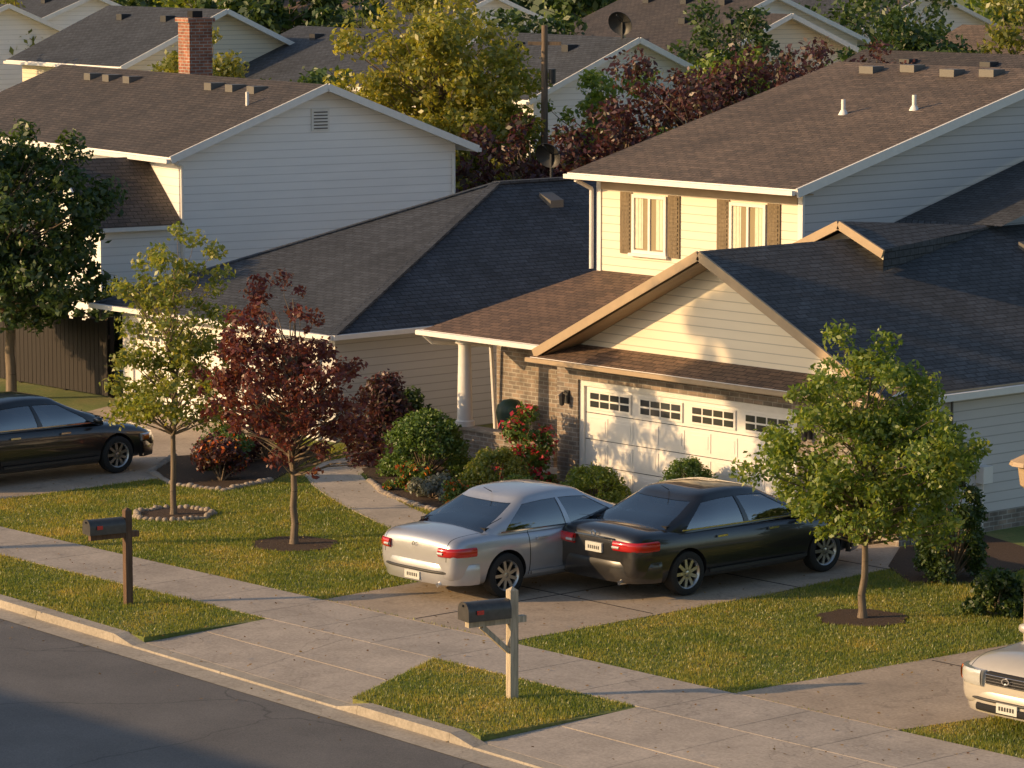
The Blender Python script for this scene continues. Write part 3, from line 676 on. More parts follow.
g=MB(); g.box(-4.62,-4.5,14.1,14.4,1.2,1.75); g.tube((-4.55,14.25,1.75),(-4.55,14.25,2.6),.025,.025); g.tube((-4.55,14.25,1.2),(-4.55,14.25,.2),.025,.025); g.tube((-4.5,14.25,1.48),(-4.4,14.25,1.48),.09,.09,12); part(g,'electricity_meter',H,M_ventgrey,True)
g=MB(); g.box(-4.62,-4.45,15.0,15.25,.9,1.2); g.tube((-4.55,15.1,.9),(-4.55,15.1,.1),.02,.02); part(g,'utility_box',H,M_white,True)
def wall_lamp(x,y,z):
    g=MB(); g.box(x-.06,x+.06,y-.04,y,z-.1,z+.15); g.beam((x,y-.04,z+.12),(x,y-.14,z+.12),.02,.02)
    g.lathe([(z+.12,.01),(z+.06,.07),(z+.05,.06),(z-.12,.045),(z-.14,.01)],8,0,'z',(x,y-.15,0)); part(g,'wall_lamp',H,M_black,True)
wall_lamp(-13.1,13.0,1.75); wall_lamp(-6.75,13.0,1.75)
g=MB(); g.box(-15.3,-14.4,15.46,15.5,.15,2.15); part(g,'door',H,M_shut,True)
g=MB(); g.slab([(-18.2,13.95,.14),(-13.45,13.95,.14),(-13.45,15.5,.14),(-18.2,15.5,.14)],.14); part(g,'porch_floor',H,M_conc,True)
T=thing('covered_grill','dark green covered barbecue grill on the porch','grill',(-17.0,15.0,.14))
g=MB(); g.lathe([(.0,.22),(.5,.26),(.75,.3),(.9,.27),(1.0,.16),(1.03,.01)],14,0,'z'); part(g,'cover',T,plain('green_cover',(.03,.07,.05),.5,0,.3,8),smooth=50)
g=MB(); g.beam((-.38,0,.72),(.38,0,.72),.12,.04); part(g,'shelf',T,M_black)

# ------------------------------------------------------------ middle neighbour
Mh=thing('house','single-storey grey-sided house with hipped slate roof and white garage doors','house',(-24.6,13.5,0))
g=MB(); g.poly([(-20.8,13.5,0),(-20.8,32,0),(-20.8,32,2.3),(-20.8,13.5,2.3)]); g.poly([(-28.4,32,0),(-28.4,13.5,0),(-28.4,13.5,2.3),(-28.4,32,2.3)]); g.poly([(-20.8,32,0),(-28.4,32,0),(-28.4,32,2.3),(-20.8,32,2.3)])
g.poly([(-28.4,13.5,0),(-20.8,13.5,0),(-20.8,13.5,2.3),(-28.4,13.5,2.3)])
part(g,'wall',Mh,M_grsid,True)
g=MB(); A=(-28.85,13.05,2.3);B=(-20.35,13.05,2.3);Cc=(-20.35,32.4,2.3);Dd=(-28.85,32.4,2.3);E=(-24.6,21.3,4.85);F=(-24.6,30,4.85)
g.poly([A,B,E]); g.poly([B,Cc,F,E]); g.poly([Cc,Dd,F]); g.poly([Dd,A,E,F]); g.poly([Dd,Cc,B,A],1)
MR=part(g,'roof',Mh,[M_dkroof2,M_white],True)
each('ridge_cap',MR,M_dkroof2,[lambda g:g.beam(A,E,.22,.05),lambda g:g.beam(B,E,.22,.05),lambda g:g.beam(E,F,.22,.06)],True)
each('gutter',Mh,M_white,[lambda g:g.beam((-28.9,12.98,2.27),(-20.28,12.98,2.27),.1,.1),lambda g:g.beam((-20.28,13.04,2.27),(-20.28,32.4,2.27),.1,.1)],True)
garage_door(Mh,-27.9,-24.4,13.46,1.95,True,3,4); garage_door(Mh,-23.9,-21.4,13.46,1.95,True,2,4)
for (x,y) in ((-23.9,22.3),(-23.2,24.0),(-24.0,26.2)):
    z=4.85-(x+24.6)*.6; g=MB(); g.hexa([(x-.15,y-.2,z),(x+.25,y-.2,z-.24),(x+.25,y+.2,z-.24),(x-.15,y+.2,z),(x-.15,y-.2,z+.18),(x+.25,y-.2,z+.02),(x+.25,y+.2,z+.02),(x-.15,y+.2,z+.18)]); part(g,'roof_vent',MR,M_ventgrey,True)

# ------------------------------------------------------------ white two-storey neighbour
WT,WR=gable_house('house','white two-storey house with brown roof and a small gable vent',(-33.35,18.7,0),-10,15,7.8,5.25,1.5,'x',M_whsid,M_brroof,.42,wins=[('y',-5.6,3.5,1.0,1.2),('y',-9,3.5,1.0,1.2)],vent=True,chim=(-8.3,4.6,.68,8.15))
for x in (-2.2,-3.4,-4.6,-9.5,-10.8,-12):
    y=3.3; z=5.25+1.5*y/3.9+.06; g=MB(); g.box(x-.2,x+.2,y-.2,y+.2,z-.1,z+.11); part(g,'roof_vent',WR,M_ventgrey)
g=MB(); g.tube((-1.2,2.5,6.2),(-1.2,2.5,6.6),.045,.045,8); part(g,'vent_pipe',WR,M_white)
each('downspout',WT,M_white,[lambda g:(g.tube((.03,-.35,5.1),(.03,.06,4.9),.04,.04),g.tube((.05,.06,4.92),(.05,.08,0),.045,.045)),lambda g:g.tube((.05,7.72,4.95),(.05,7.72,0),.045,.045)])
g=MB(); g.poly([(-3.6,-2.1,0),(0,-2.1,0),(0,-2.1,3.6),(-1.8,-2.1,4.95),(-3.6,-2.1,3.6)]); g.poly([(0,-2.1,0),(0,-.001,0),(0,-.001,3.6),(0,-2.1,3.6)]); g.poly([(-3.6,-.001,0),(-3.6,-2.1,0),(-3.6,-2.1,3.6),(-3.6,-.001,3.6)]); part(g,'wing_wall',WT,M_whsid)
g=MB(); g.slab([(.25,-2.45,3.5),(.25,-.01,3.5),(-1.8,-.01,5.05),(-1.8,-2.45,5.05)],.1,0,1); g.slab([(-3.85,-.01,3.5),(-3.85,-2.45,3.5),(-1.8,-2.45,5.05),(-1.8,-.01,5.05)],.1,0,1); WW=part(g,'wing_roof',WT,[M_brroof,M_white])
g=MB(); g.beam((.25,-2.47,3.44),(-1.8,-2.47,4.99),.05,.2); g.beam((-1.8,-2.47,4.99),(-3.85,-2.47,3.44),.05,.2); part(g,'fascia',WW,M_white)
g=MB(); g.slab([(-4.2,-.01,3.1),(-15,-.01,3.1),(-15,-2.2,2.5),(-4.2,-2.2,2.5)][::-1],.1,0,1); part(g,'porch_roof',WT,[M_dkroof2,M_white])

# ------------------------------------------------------------ background houses
GB='houses of the estate beyond the street'
def bh(label,loc,rot,w,d,e,r,wall,roof,**k): return gable_house('house',label,loc,rot,w,d,e,r,'x',wall,roof,.45,group=GB,**k)
WN=[('x',2.4,3.5,1,1.2),('x',5.4,3.5,1,1.2)]
bh('cream gabled house with dark roof among the rear houses',(-68.5,42,0),-6,8,8,5.9,1.8,M_cream,M_dkroof2,wins=WN,rvents=2)
bh('long house with charcoal roof and white gable',(-57.5,44.8,0),-8,12,8,5.4,1.6,M_whsid,M_dkroof2,wins=WN,rvents=3)
bh('white house with dark roof behind the yellow-green tree',(-47.8,43.2,0),-10,8,7.5,5.4,1.7,M_whsid,M_dkroof2,wins=WN,rvents=2)
bh('brown-roofed house behind the red trees with pale siding',(-64.5,66,0),-8,9,9,6.2,1.8,M_whsid,M_brroof,wins=WN,rvents=3)
bh('cream gabled house with brown roof near the red trees',(-56,58.3,0),-8,7,8.5,5.7,1.8,M_cream,M_brroof,wins=WN,rvents=2)
bh('brown-roofed house behind the main house',(-24,44,0),0,14,9,5.2,1.7,M_ltsid,M_brroof,rvents=4)
bh('cream gabled house with russet roof behind the dark trees',(-41.5,60,0),-5,7,8,5.5,1.7,M_cream,M_urroof,wins=WN,rvents=2)
bh('white gabled house with dark roof at the back of the estate',(-84,68,0),-8,9,9,5.9,1.8,M_whsid,M_dkroof2,wins=WN,rvents=2)
bh('white house with grey roof at the back of the estate',(-98,56,0),-8,9,9,5.9,1.8,M_whsid,M_dkroof2,wins=WN,rvents=2)
bh('tan house with russet roof at the back of the estate',(-102,80,0),0,10,9,6,1.8,M_cream,M_rdroof,wins=WN,rvents=2)
bh('white house with dark roof far back',(-74,86,0),-8,9,9,6,1.8,M_whsid,M_dkroof2,wins=WN,rvents=2)
bh('cream house with brown roof far back',(-54,90,0),-5,9,9,5.8,1.8,M_cream,M_brroof,wins=WN,rvents=2)
bh('white house with charcoal roof beyond the chimney',(-86,44,0),-8,9,8,5.9,1.7,M_whsid,M_dkroof2,wins=WN,rvents=2)
# unseen house added across the road so its long shadow covers the carriageway
gable_house('house','unseen two-storey white house added across the road for its shadow',(-9,-28.5,0),0,24,8,5.0,1.9,'x',M_whsid,M_brroof,.45,wins=[('x',2.4,3.5,1,1.2)])

GT='garden trees between the rear houses'
def bt(label,loc,H_,r,mat,seed,n=8000,ls=.15,k=70,cr=.24):
    tree('tree',label,(loc[0],loc[1],0),H_,[(0,0,H_*.62,r,r,H_*.36),(r*.2,0,H_*.42,r*.95,r*.95,H_*.27)],k,r*cr,n,ls,mat,seed,.13,group=GT,fork=.25)
bt('tall golden-green tree behind the white house',(-39.9,32.4),8.9,3.1,ML_gold,51,30000,.09,260,.17)
bt('golden-green tree behind the white house',(-37.2,31.2),6.4,2.1,ML_gold,52,12000,.09,100,.2)
bt('dark plum-leaved tree behind the hipped roof',(-33.4,30.0),5.6,2.0,ML_dkred,53,12000,.09,110)
bt('dark plum-leaved tree behind the hipped roof',(-31.6,31.8),6.2,2.0,ML_dkred,54,13000,.09,110)
bt('dark plum-leaved tree behind the upper storey',(-30.6,33.4),7.6,2.4,ML_dkred,55,18000,.085,150)
bt('dark plum-leaved tree behind the upper storey',(-28.9,35.0),7.9,2.4,ML_dkred,73,18000,.085,150)
bt('dark plum-leaved tree behind the upper storey',(-27.0,36.6),7.7,2.2,ML_dkred,74,14000,.085,120)
bt('green tree behind the plum-leaved trees',(-36.2,35.6),6.9,1.9,ML_green,56,11000,.09,90)
bt('green tree among the rear rooftops',(-46.2,39.0),6.8,2.0,ML_green,83,9000,.1)
bt('dark green tree among the rear rooftops',(-50.5,35.0),6.4,2.2,ML_dark,84,9000,.1)
bt('yellow-green tree among the rear rooftops',(-59.5,39),7.4,2.2,ML_olive,85,9000,.1)
bt('green tree beside the white rear house',(-43.6,48.4),7.4,2.0,ML_green,86,9000,.1)
bt('dark green tree behind the main house',(-38.8,50.4),8.6,2.4,ML_dark,57,11000,.11,90)
bt('yellow-green tree behind the main house',(-36.0,53.5),9.0,2.6,ML_olive,58,11000,.11,90)
bt('dark green tree behind the main house',(-32.5,56.5),8.8,2.6,ML_dark,87,9000,.11,90)
bt('dark green tree between the brown rooftops',(-50.5,55.0),8.2,2.2,ML_dark,89,8000,.11,90)
bt('dark green tree at the side of the rear gardens',(-78,34),9.0,3.6,ML_dark,60,12000)
bt('dark green tree beside the cream gabled house',(-72,31),7.6,3.0,ML_dark,61,10000)
bt('yellow-green tree at the back of the estate',(-88,50),9.2,3.0,ML_olive,62,7000)
bt('dark green tree beside the long charcoal-roofed house',(-62,57.5),8.8,2.6,ML_dark,63,8000)
bt('green tree in the gardens at the back',(-74,60),9,2.8,ML_olive,88,7000)
bt('dark green tree in the gardens at the back',(-70,54),8.2,2.2,ML_dark,93,6000)
bt('dark green tree at the back of the estate',(-66,80),9.8,4.0,ML_dark,64,6000)
bt('green tree at the back of the estate',(-92,90),10,4.5,ML_green,65,6000)
bt('tall dark green tree at the back of the estate',(-118,66),10.5,5,ML_dark,66,6000,.2)
bt('green tree among the far houses',(-44,84),10,4,ML_green,67,6000)
bt('dark green tree among the far houses',(-30,80),9.5,4,ML_dark,68,6000)
bt('dark green tree beside the white house',(-47,18),5.5,2.8,ML_dark,69)
bt('dark green shrubby tree below the white house gable',(-32.3,15.6),2.5,1.1,ML_dark,70,6000,.08,50)
bt('dark green tree by the rear garden fence',(-54,40),6,2.4,ML_dark,72)
for i,(x,y,h_,r_,mt) in enumerate(((-128,52,10.5,5,ML_dark),(-112,78,10.8,5,ML_green),(-122,92,11.5,6,ML_dark),(-104,102,11.5,6,ML_dark),(-86,112,11.5,6,ML_green),(-66,118,11.5,6,ML_dark),(-46,112,11.5,6,ML_dark),(-140,72,11.5,6,ML_dark),(-96,70,10.2,3.2,ML_dark),(-91,77,10.4,3.4,ML_dark),(-86.5,82,10.6,3.6,ML_dark),(-68,99,11,4.2,ML_dark),(-60,103,11,4.2,ML_green),(-106,66,10.5,3.8,ML_dark),(-80,98,11,4.2,ML_dark))):
    bt('dark green tree behind the far rooftops' if mt is ML_dark else 'yellow-green tree behind the far rooftops',(x,y),h_,r_,mt,175+i,5500,.22)

# unseen trees added across the road to throw dappled shade
tree('unseen_shade_tree','unseen tall open-crowned tree added across the road for its shade',(-22.3,-11.0,0),13.5,[(0,0,11.6,1.9,1.9,1.2)],46,.42,6500,.13,ML_green,90,.14,fork=.6)
tree('unseen_shade_tree','unseen tall open-crowned tree added across the road for its shade',(-33,-13,0),9,[(0,0,6.2,2.6,2.6,2.2)],50,.5,2600,.14,ML_green,92,.16,fork=.4)

T=thing('utility_pole','weathered wooden utility pole with crossarm behind the houses','utility pole',(-36.4,33.4,0))
g=MB(); g.tube((0,0,0),(0,0,8.0),.12,.085,10); part(g,'pole',T,M_pole,smooth=50)
g=MB(); g.beam((-.35,-.3,7.5),(.35,.3,7.5),.08,.1); part(g,'crossarm',T,M_pole)
g=MB(); g.tube((.2,.1,6.4),(.2,.1,6.8),.1,.1,10); part(g,'transformer',T,M_plastic,smooth=50)
def dish(loc,label,r,hh):
    T=thing('satellite_dish',label,'satellite dish',loc)
    g=MB(); g.tube((0,0,0),(0,0,hh),.04,.04,8); part(g,'mast',T,M_plastic)
    g=MB(); prof=[(0,.001),(.02,r*.3),(.06,r*.6),(.13,r*.85),(.2,r)]
    g.lathe(prof+[(a-.02,q) for a,q in prof[::-1]],20,0,'y',(0,0,0))
    me=g.mesh('reflector',[M_plastic],smooth=60); o=obj('reflector',me,T,(0,0,hh+.05)); o.rotation_euler=(math.radians(-25),0,math.radians(200))
    g=MB(); g.beam((0,0,hh),(.3,-.55,hh+.25),.03,.03); part(g,'feed_arm',T,M_plastic)
dish((-28.6,26.6,0),'dark satellite dish on a mast behind the hipped roof',.34,5.1)
dish((-47.6,46.9,6.9),'dark satellite dish on a rear roof',.42,.75)
T=thing('fence','dark wooden board fence beside the grey house','fence',(-33,14,0))
g=MB()
for i in range(44): g.box(-4.2+i*.17,-4.2+i*.17+.155,0,.03,.05,1.75+.04*math.sin(i*2.1))
part(g,'boards',T,M_fence)
each('rail',T,M_fence,[lambda g:g.box(-4.2,3.3,.03,.08,.4,.5),lambda g:g.box(-4.2,3.3,.03,.08,1.35,1.45)])
each('post',T,M_fence,[(lambda g,i=i:g.box(-4.2+i*1.85,-4.1+i*1.85,.08,.18,0,1.85)) for i in range(5)])

# ------------------------------------------------------------ mailboxes
def mailbox(loc,rot,label,post,boxm,Hh,s,brace):
    T=thing('mailbox',label,'mailbox',loc,math.radians(rot))
    g=MB(); a=.055*s; g.box(-a,a,-a,a,-.05,Hh); g.poly([(-a,-a,Hh),(a,-a,Hh),(0,0,Hh+.05)]); g.poly([(a,-a,Hh),(a,a,Hh),(0,0,Hh+.05)]); g.poly([(a,a,Hh),(-a,a,Hh),(0,0,Hh+.05)]); g.poly([(-a,a,Hh),(-a,-a,Hh),(0,0,Hh+.05)])
    P=part(g,'post',T,post)
    zb=Hh-.32*s
    g=MB(); g.box(-a*.8,a*.8,-.62*s,a+.12*s,zb-.09,zb)
    part(g,'arm',T,post)
    if brace: g=MB(); g.beam((0,-a,zb-.42*s),(0,-.42*s,zb-.1),a*1.5,.07); part(g,'brace',T,post)
    w=.13*s; hw=.12*s; pts=[(-w,zb+.005),(w,zb+.005),(w,zb+hw)]
    for i in range(1,10): t=math.pi*i/10; pts.append((w*math.cos(t),zb+hw+w*.85*math.sin(t)))
    pts.append((-w,zb+hw))
    g=MB(); y0=-.66*s;y1=-.08*s
    g.prism([(x,y0,z) for x,z in pts][::-1],(0,y1-y0,0)); B_=part(g,'box',T,boxm,smooth=35)
    g=MB(); g.prism([(x*1.05,y0-.012,zb+(z-zb)*1.03) for x,z in pts][::-1],(0,.03,0)); g.box(-.02,.02,y0-.04,y0-.012,zb+hw*1.5,zb+hw*1.7); part(g,'door',B_,boxm,smooth=35)
    g=MB(); g.box(w+.014,w+.026,y0+.10*s,y0+.19*s,zb+hw*.75,zb+hw*.75+.06); part(g,'flag',B_,M_red)
M_mbox=plain('mailbox_metal',(.085,.08,.075),.4,.4,.4,12)
mailbox((0,0,0),-12,'dark metal mailbox with red flag on a weathered pale wooden post',M_post,M_mbox,1.52,1.15,True)
mailbox((-9.15,.0,0),-10,'dark metal mailbox on a brown wooden post in the verge',M_postd,M_mbox,1.5,1.05,False)
T=thing('garden_lamp','tan lamp on a wooden post beside the drive','lamp',(2.75,7.7,0))
g=MB(); g.box(-.05,.05,-.05,.05,0,2.45); part(g,'post',T,M_post)
g=MB(); g.lathe([(2.45,.1),(2.5,.16),(2.78,.2),(2.8,.33),(2.86,.3),(3.0,.02)],10,0,'z'); part(g,'lamp_shade',T,M_tan)

# ------------------------------------------------------------ cars
def lerp(a,b_,t): return a+(b_-a)*t
def make_wheel_meshes(r=.335):
    g=MB(); w=.11
    g.lathe([(-w*.8,r*.66),(-w,r*.7),(-w*1.02,r*.86),(-w*.85,r*.97),(-w*.4,r),(w*.4,r),(w*.85,r*.97),(w*1.02,r*.86),(w,r*.7),(w*.8,r*.66)],32); ty=g.mesh('tyre',[M_tyre],smooth=50)
    g=MB()
    g.lathe([(-w*.8,r*.66),(w*.82,r*.70),(w*.92,r*.68),(w*.75,r*.62),(w*.3,r*.59),(-w*.2,r*.58)],32,0)
    g.lathe([(w*.1,.001),(w*.1,r*.59)],32,1)
    g.lathe([(w*.3,r*.18),(w*.72,r*.17),(w*.8,r*.1),(w*.8,.001)],16,0)
    for k in range(9):
        t=2*math.pi*k/9; d=Vector((math.cos(t),0,math.sin(t))); s=Vector((-math.sin(t),0,math.cos(t)))
        a=d*r*.1; b_=d*r*.64; hw=.024; y0=w*.45
        P=[a-s*hw*1.1+Vector((0,y0,0)),a+s*hw*1.1+Vector((0,y0,0)),b_+s*hw+Vector((0,y0,0)),b_-s*hw+Vector((0,y0,0))]
        Q=[p+Vector((0,w*.33,0)) for p in P]
        g.hexa(P+Q,0)
    rm=g.mesh('rim',[M_rim,M_dark],smooth=40)
    return ty,rm
TY,RM=make_wheel_meshes()
def car(name,label,loc,rot,pm,scale,boxy=0,bump_strip=False,tail=0,plate_low=False):
    T=thing(name,label,'car',loc,math.radians(rot),None,scale)
    S=[(-2.41,.70,.40,.74,.79),(-2.385,.81,.32,.86,.92),(-2.30,.87,.26,.925,.985),(-2.12,.897,.22,.945,1.02),(-1.7,.91,.2,.955,1.045),(-1.1,.917,.18,.955,1.03),(-.2,.92,.18,.935,1.0),(.7,.915,.18,.91,.975),(1.15,.91,.18,.885,.965),(1.6,.895,.2,.835,.92),(2.0,.865,.22,.765,.85),(2.22,.81,.25,.69,.765),(2.35,.72,.31,.60,.67),(2.41,.56,.37,.52,.56)]
    if tail==1: S=[(x,h,zb,zs+(.035 if x<-2 else 0),zt+(.05 if x<-2 else 0)) for x,h,zb,zs,zt in S]
    if boxy: S=[(x,h+(.07 if x>2 else 0),zb,zs+(.12 if x>1.9 else .04 if x>1 else 0),zt+(.12 if x>1.9 else .03 if x>1 else 0)) for x,h,zb,zs,zt in S]
    def sec(x,h,zb,zs,zt):
        half=[(.0,zb),(.75*h,zb),(.95*h,zb+.05),(h*1.0,zb+(zs-zb)*.35),(h*1.008,zb+(zs-zb)*.62),(.985*h,zb+(zs-zb)*.84),(.93*h,zs-.012),(.80*h,zs+(zt-zs)*.42),(.45*h,zt-.012),(0,zt)]
        return [(x,y,z) for y,z in half]+[(x,-y,z) for y,z in half[-2:0:-1]]
    rings=[sec(*s) for s in S]; n=len(rings[0])
    V=[p for r_ in rings for p in r_]; Fc=[]
    for i in range(len(rings)-1):
        for j in range(n): Fc.append((i*n+j,i*n+(j+1)%n,(i+1)*n+(j+1)%n,(i+1)*n+j))
    Fc.append(tuple(range(n))[::-1]); Fc.append(tuple((len(rings)-1)*n+j for j in range(n)))
    me=bpy.data.meshes.new('body'); me.from_pydata(V,[],Fc); me.materials.append(pm); me.materials.append(M_dark)
    bm=bmesh.new(); bm.from_mesh(me); bmesh.ops.recalc_face_normals(bm,faces=bm.faces); bm.to_mesh(me); bm.free()
    tmp=bpy.data.objects.new('tmp',me); COL.objects.link(tmp)
    md=tmp.modifiers.new('s','SUBSURF'); md.levels=3; md.render_levels=3
    cut=[]
    for wx in (-1.42,1.42):
        for sy in (-1,1):
            g=MB(); g.tube((wx,sy*.52,.345),(wx,sy*1.15,.345),.375,.375,40); cm=g.mesh('c',[pm,M_dark],smooth=30); 
            for p in cm.polygons: p.material_index=1
            co=bpy.data.objects.new('cut',cm); COL.objects.link(co); cut.append(co)
            b_=tmp.modifiers.new('b','BOOLEAN'); b_.operation='DIFFERENCE'; b_.object=co; b_.solver='EXACT'
    dg=bpy.context.evaluated_depsgraph_get(); ev=tmp.evaluated_get(dg); nme=bpy.data.meshes.new_from_object(ev); nme.name='body'
    bpy.data.objects.remove(tmp)
    for c_ in cut: bpy.data.objects.remove(c_)
    nme.polygons.foreach_set('use_smooth',[True]*len(nme.polygons)); nme.set_sharp_from_angle(angle=math.radians(35))
    obj('body',nme,T)
    PT=[(0,0),(.001,.3),(.006,.55),(.018,.75),(.038,.875),(.07,.945),(.115,.98),(.15,.995),(.19,1.0),(.36,1.0),(.515,1.0),(.545,1.0),(.7,.995),(.85,.985),(.905,.965),(.935,.925),(.96,.84),(.982,.65),(.995,.35),(1.0,0)]
    tag=['rear_window','rear_window','rear_window','rear_window','P','P','P','side_r','side_r','side_r','P','side_f','side_f','P','P','P','windscreen','windscreen','windscreen']
    ring=PT+[(a,-b_) for a,b_ in PT[-2:0:-1]]; tg=tag+tag[::-1]
    sd=[1]*len(tag)+[-1]*len(tag)
    vs=[0,.08,.22,.38,.55,.72,.86,.94,1.0]
    xr0,xr1,xf0,xf1=(-1.93,-1.04,1.40,.38) if not boxy else (-1.75,-1.1,1.25,.45)
    wb,wt,z0,z1=.85,.62,.93,1.415
    cx=(xr1+xf1)/2; hl=(xf1-xr1)/2
    rows=[]
    def droop(x,k): return -.055*k*min(1.6,abs((x-cx)/hl))**2
    for v_ in vs:
        bl=math.sin(math.pi*v_)
        xr=lerp(xr0,xr1,v_)-.08*bl; xf=lerp(xf0,xf1,v_)+.08*bl; w_=lerp(wb,wt,v_)+.035*bl; z=lerp(z0,z1,v_)
        k=max(0,(v_-.3)/.7)
        rows.append([(lerp(xr,xf,a),b_*w_,z+droop(lerp(xr,xf,a),k)) for a,b_ in ring])
    for s_,dz in ((.965,.020),(.9,.038),(.78,.056),(.58,.07),(.32,.08),(.02,.083)):
        rows.append([(cx+(lerp(xr1,xf1,a)-cx)*s_,b_*wt*s_,z1+dz+droop(cx+(lerp(xr1,xf1,a)-cx)*s_,1)) for a,b_ in ring])
    gp=MB(); gl={}
    n=len(ring)
    for i in range(len(rows)-1):
        for j in range(n):
            q=[rows[i][j],rows[i][(j+1)%n],rows[i+1][(j+1)%n],rows[i+1][j]]
            t=tg[j]; top=6 if not t.startswith('side') else 5
            if t!='P' and 1<=i<=top:
                key=(t,sd[j] if t.startswith('side') else 0); q2=[]
                for p in q:
                    p=Vector(p); d=Vector((p.x-cx if not t.startswith('side') else 0,p.y,0)).normalized()*.010; q2.append(p-d)
                gl.setdefault(key,MB()).poly(q2)
            else: gp.poly(q)
    part(gp,'roof',T,pm,smooth=75)
    for (t,s_),mb in gl.items(): part(mb,'side_window' if t.startswith('side') else t,T,M_cglass,smooth=75)
    g=MB(); g.box(-1.7,1.15,-.74,.74,1.0,1.045); part(g,'interior',T,M_dark)
    def seat(x,y,w_,h1=1.27):
        g=MB(); g.hexa([(x-.12,y-w_,1.046),(x+.02,y-w_,1.046),(x+.02,y+w_,1.046),(x-.12,y+w_,1.046),(x-.22,y-w_*.85,1.2),(x-.13,y-w_*.85,1.2),(x-.13,y+w_*.85,1.2),(x-.22,y+w_*.85,1.2)])
        for hy in ((y,) if w_<.4 else (y-.38,y+.38)): g.hexa([(x-.23,hy-.12,1.199),(x-.14,hy-.12,1.199),(x-.14,hy+.12,1.199),(x-.23,hy+.12,1.199),(x-.23,hy-.1,h1),(x-.17,hy-.1,h1),(x-.17,hy+.1,h1),(x-.23,hy+.1,h1)])
        part(g,'seat',T,M_seat)
    seat(.2,-.36,.24,1.34); seat(.2,.36,.24,1.34); seat(-.85,0,.64,1.30)
    for sy in (-1,1):
        g=MB(); g.beam((-1.5,sy*.862,.978),(1.05,sy*.862,.955),.012,.018); part(g,'window_trim',T,M_chrome)
    for wx in (-1.42,1.42):
        for sy in (-1,1):
            W_=obj('wheel',None,T,(wx,sy*.81,.335),0 if sy>0 else math.pi); obj('tyre',TY,W_); obj('rim',RM,W_)
    def wrap(pts,z0,z1,th,mat,nm_,par=T,inn=.07):
        g=MB()
        P=[Vector((p[0],p[1],0)) for p in pts]; O=[];I=[]
        for i,p in enumerate(P):
            a=P[max(0,i-1)];b_=P[min(len(P)-1,i+1)]; d=(b_-a).normalized(); nn=Vector((d.y,-d.x,0))
            if nn.dot(p)<0: nn=-nn
            O.append(p+nn*th); I.append(p-nn*inn)
        f_=lambda p,z:(p.x,p.y,z)
        prof=[(0,0),(.12,.010),(.3,.017),(.7,.017),(.88,.010),(1,0)]
        for i in range(len(P)-1):
            o0,o1,i0,i1=O[i],O[i+1],I[i],I[i+1]; e0=(o0-i0).normalized(); e1=(o1-i1).normalized()
            for (ta,da),(tb,db) in zip(prof[:-1],prof[1:]):
                za=lerp(z0,z1,ta); zb_=lerp(z0,z1,tb)
                g.poly([f_(o0+e0*da,za),f_(o1+e1*da,za),f_(o1+e1*db,zb_),f_(o0+e0*db,zb_)])
            g.poly([f_(o0,z1),f_(o1,z1),f_(i1,z1),f_(i0,z1)]); g.poly([f_(i0,z0),f_(i1,z0),f_(o1,z0),f_(o0,z0)])
        for k in (0,-1):
            g.poly([(O[k].x,O[k].y,z0),(O[k].x,O[k].y,z1),(I[k].x,I[k].y,z1),(I[k].x,I[k].y,z0)])
        return part(g,nm_,par,mat,smooth=60)
    def arc(xe,sgn,y0,y1,n=8,hw=.9,p=4,k=.22):
        return [(sgn*(xe-k*abs(lerp(y0,y1,i/n)/hw)**p),lerp(y0,y1,i/n)) for i in range(n+1)]
    rb=arc(2.42,-1,-.86,.86,20); rb=[(-1.95,-.905)]+[(-2.1,-.898)]+rb[1:-1]+[(-2.1,.898),(-1.95,.905)]
    RB=wrap(rb,.27,.57,.012,pm,'rear_bumper')
    if bump_strip: wrap(rb[2:-2],.43,.475,.034,M_plastic,'bumper_trim',RB)
    fbp=arc(2.40,1,-.84,.84,20,k=.3); fbp=[(1.95,-.9)]+fbp[1:-1]+[(1.95,.9)]
    FB=wrap(fbp,.25,.52,.008,pm,'front_bumper')
    if bump_strip or boxy: wrap(fbp[1:-1],.40,.44,.026,M_plastic,'bumper_trim',FB)
    wrap(arc(2.41,1,-.5,.5,8,k=.3),.28,.37,.03,M_dark,'air_intake',FB)
    for sy in (-1,1):
        if tail==0:
            zt0,zt1=(.69,.82); p=[(-2.425,sy*.56),(-2.415,sy*.67),(-2.385,sy*.77),(-2.31,sy*.85),(-2.17,sy*.90),(-2.0,sy*.912)]
        else:
            zt0,zt1=(.74,.88); p=[(-2.435,sy*.42),(-2.43,sy*.56),(-2.405,sy*.70),(-2.345,sy*.82),(-2.2,sy*.895),(-2.0,sy*.912)]
        TL=wrap(p,zt0,zt1,.008,M_red,'tail_light')
        wrap(p[0:2],zt0+.03,zt0+.075,.022,M_clear,'reversing_lens',TL)
        zh0,zh1=(.54,.66) if not boxy else (.58,.77)
        p=[(2.36 if not boxy else 2.43,sy*.42),(2.33 if not boxy else 2.41,sy*.60),(2.24 if not boxy else 2.36,sy*.74),(2.1 if not boxy else 2.26,sy*.84),(1.95 if not boxy else 2.12,sy*.895)]
        HL=wrap(p,zh0,zh1,.012,M_clear,'headlight')
        wrap(p[3:5],zh0+.01,zh1-.01,.03,M_amber,'turn_lens',HL)
        g=MB(); g.lathe([(-.09,.001),(-.075,.05),(0,.07),(.07,.065),(.085,.001)],12,0,'y',(.95,sy*.99,1.0)); g.beam((.97,sy*.86,.97),(.96,sy*.95,.98),.06,.03); part(g,'wing_mirror',T,pm,smooth=60)
        for hx in (-.75,.3): 
            g=MB(); g.beam((hx-.1,sy*.925,.83),(hx+.1,sy*.922,.83),.03,.03); part(g,'door_handle',T,M_chrome if pm is M_blackpaint else pm)
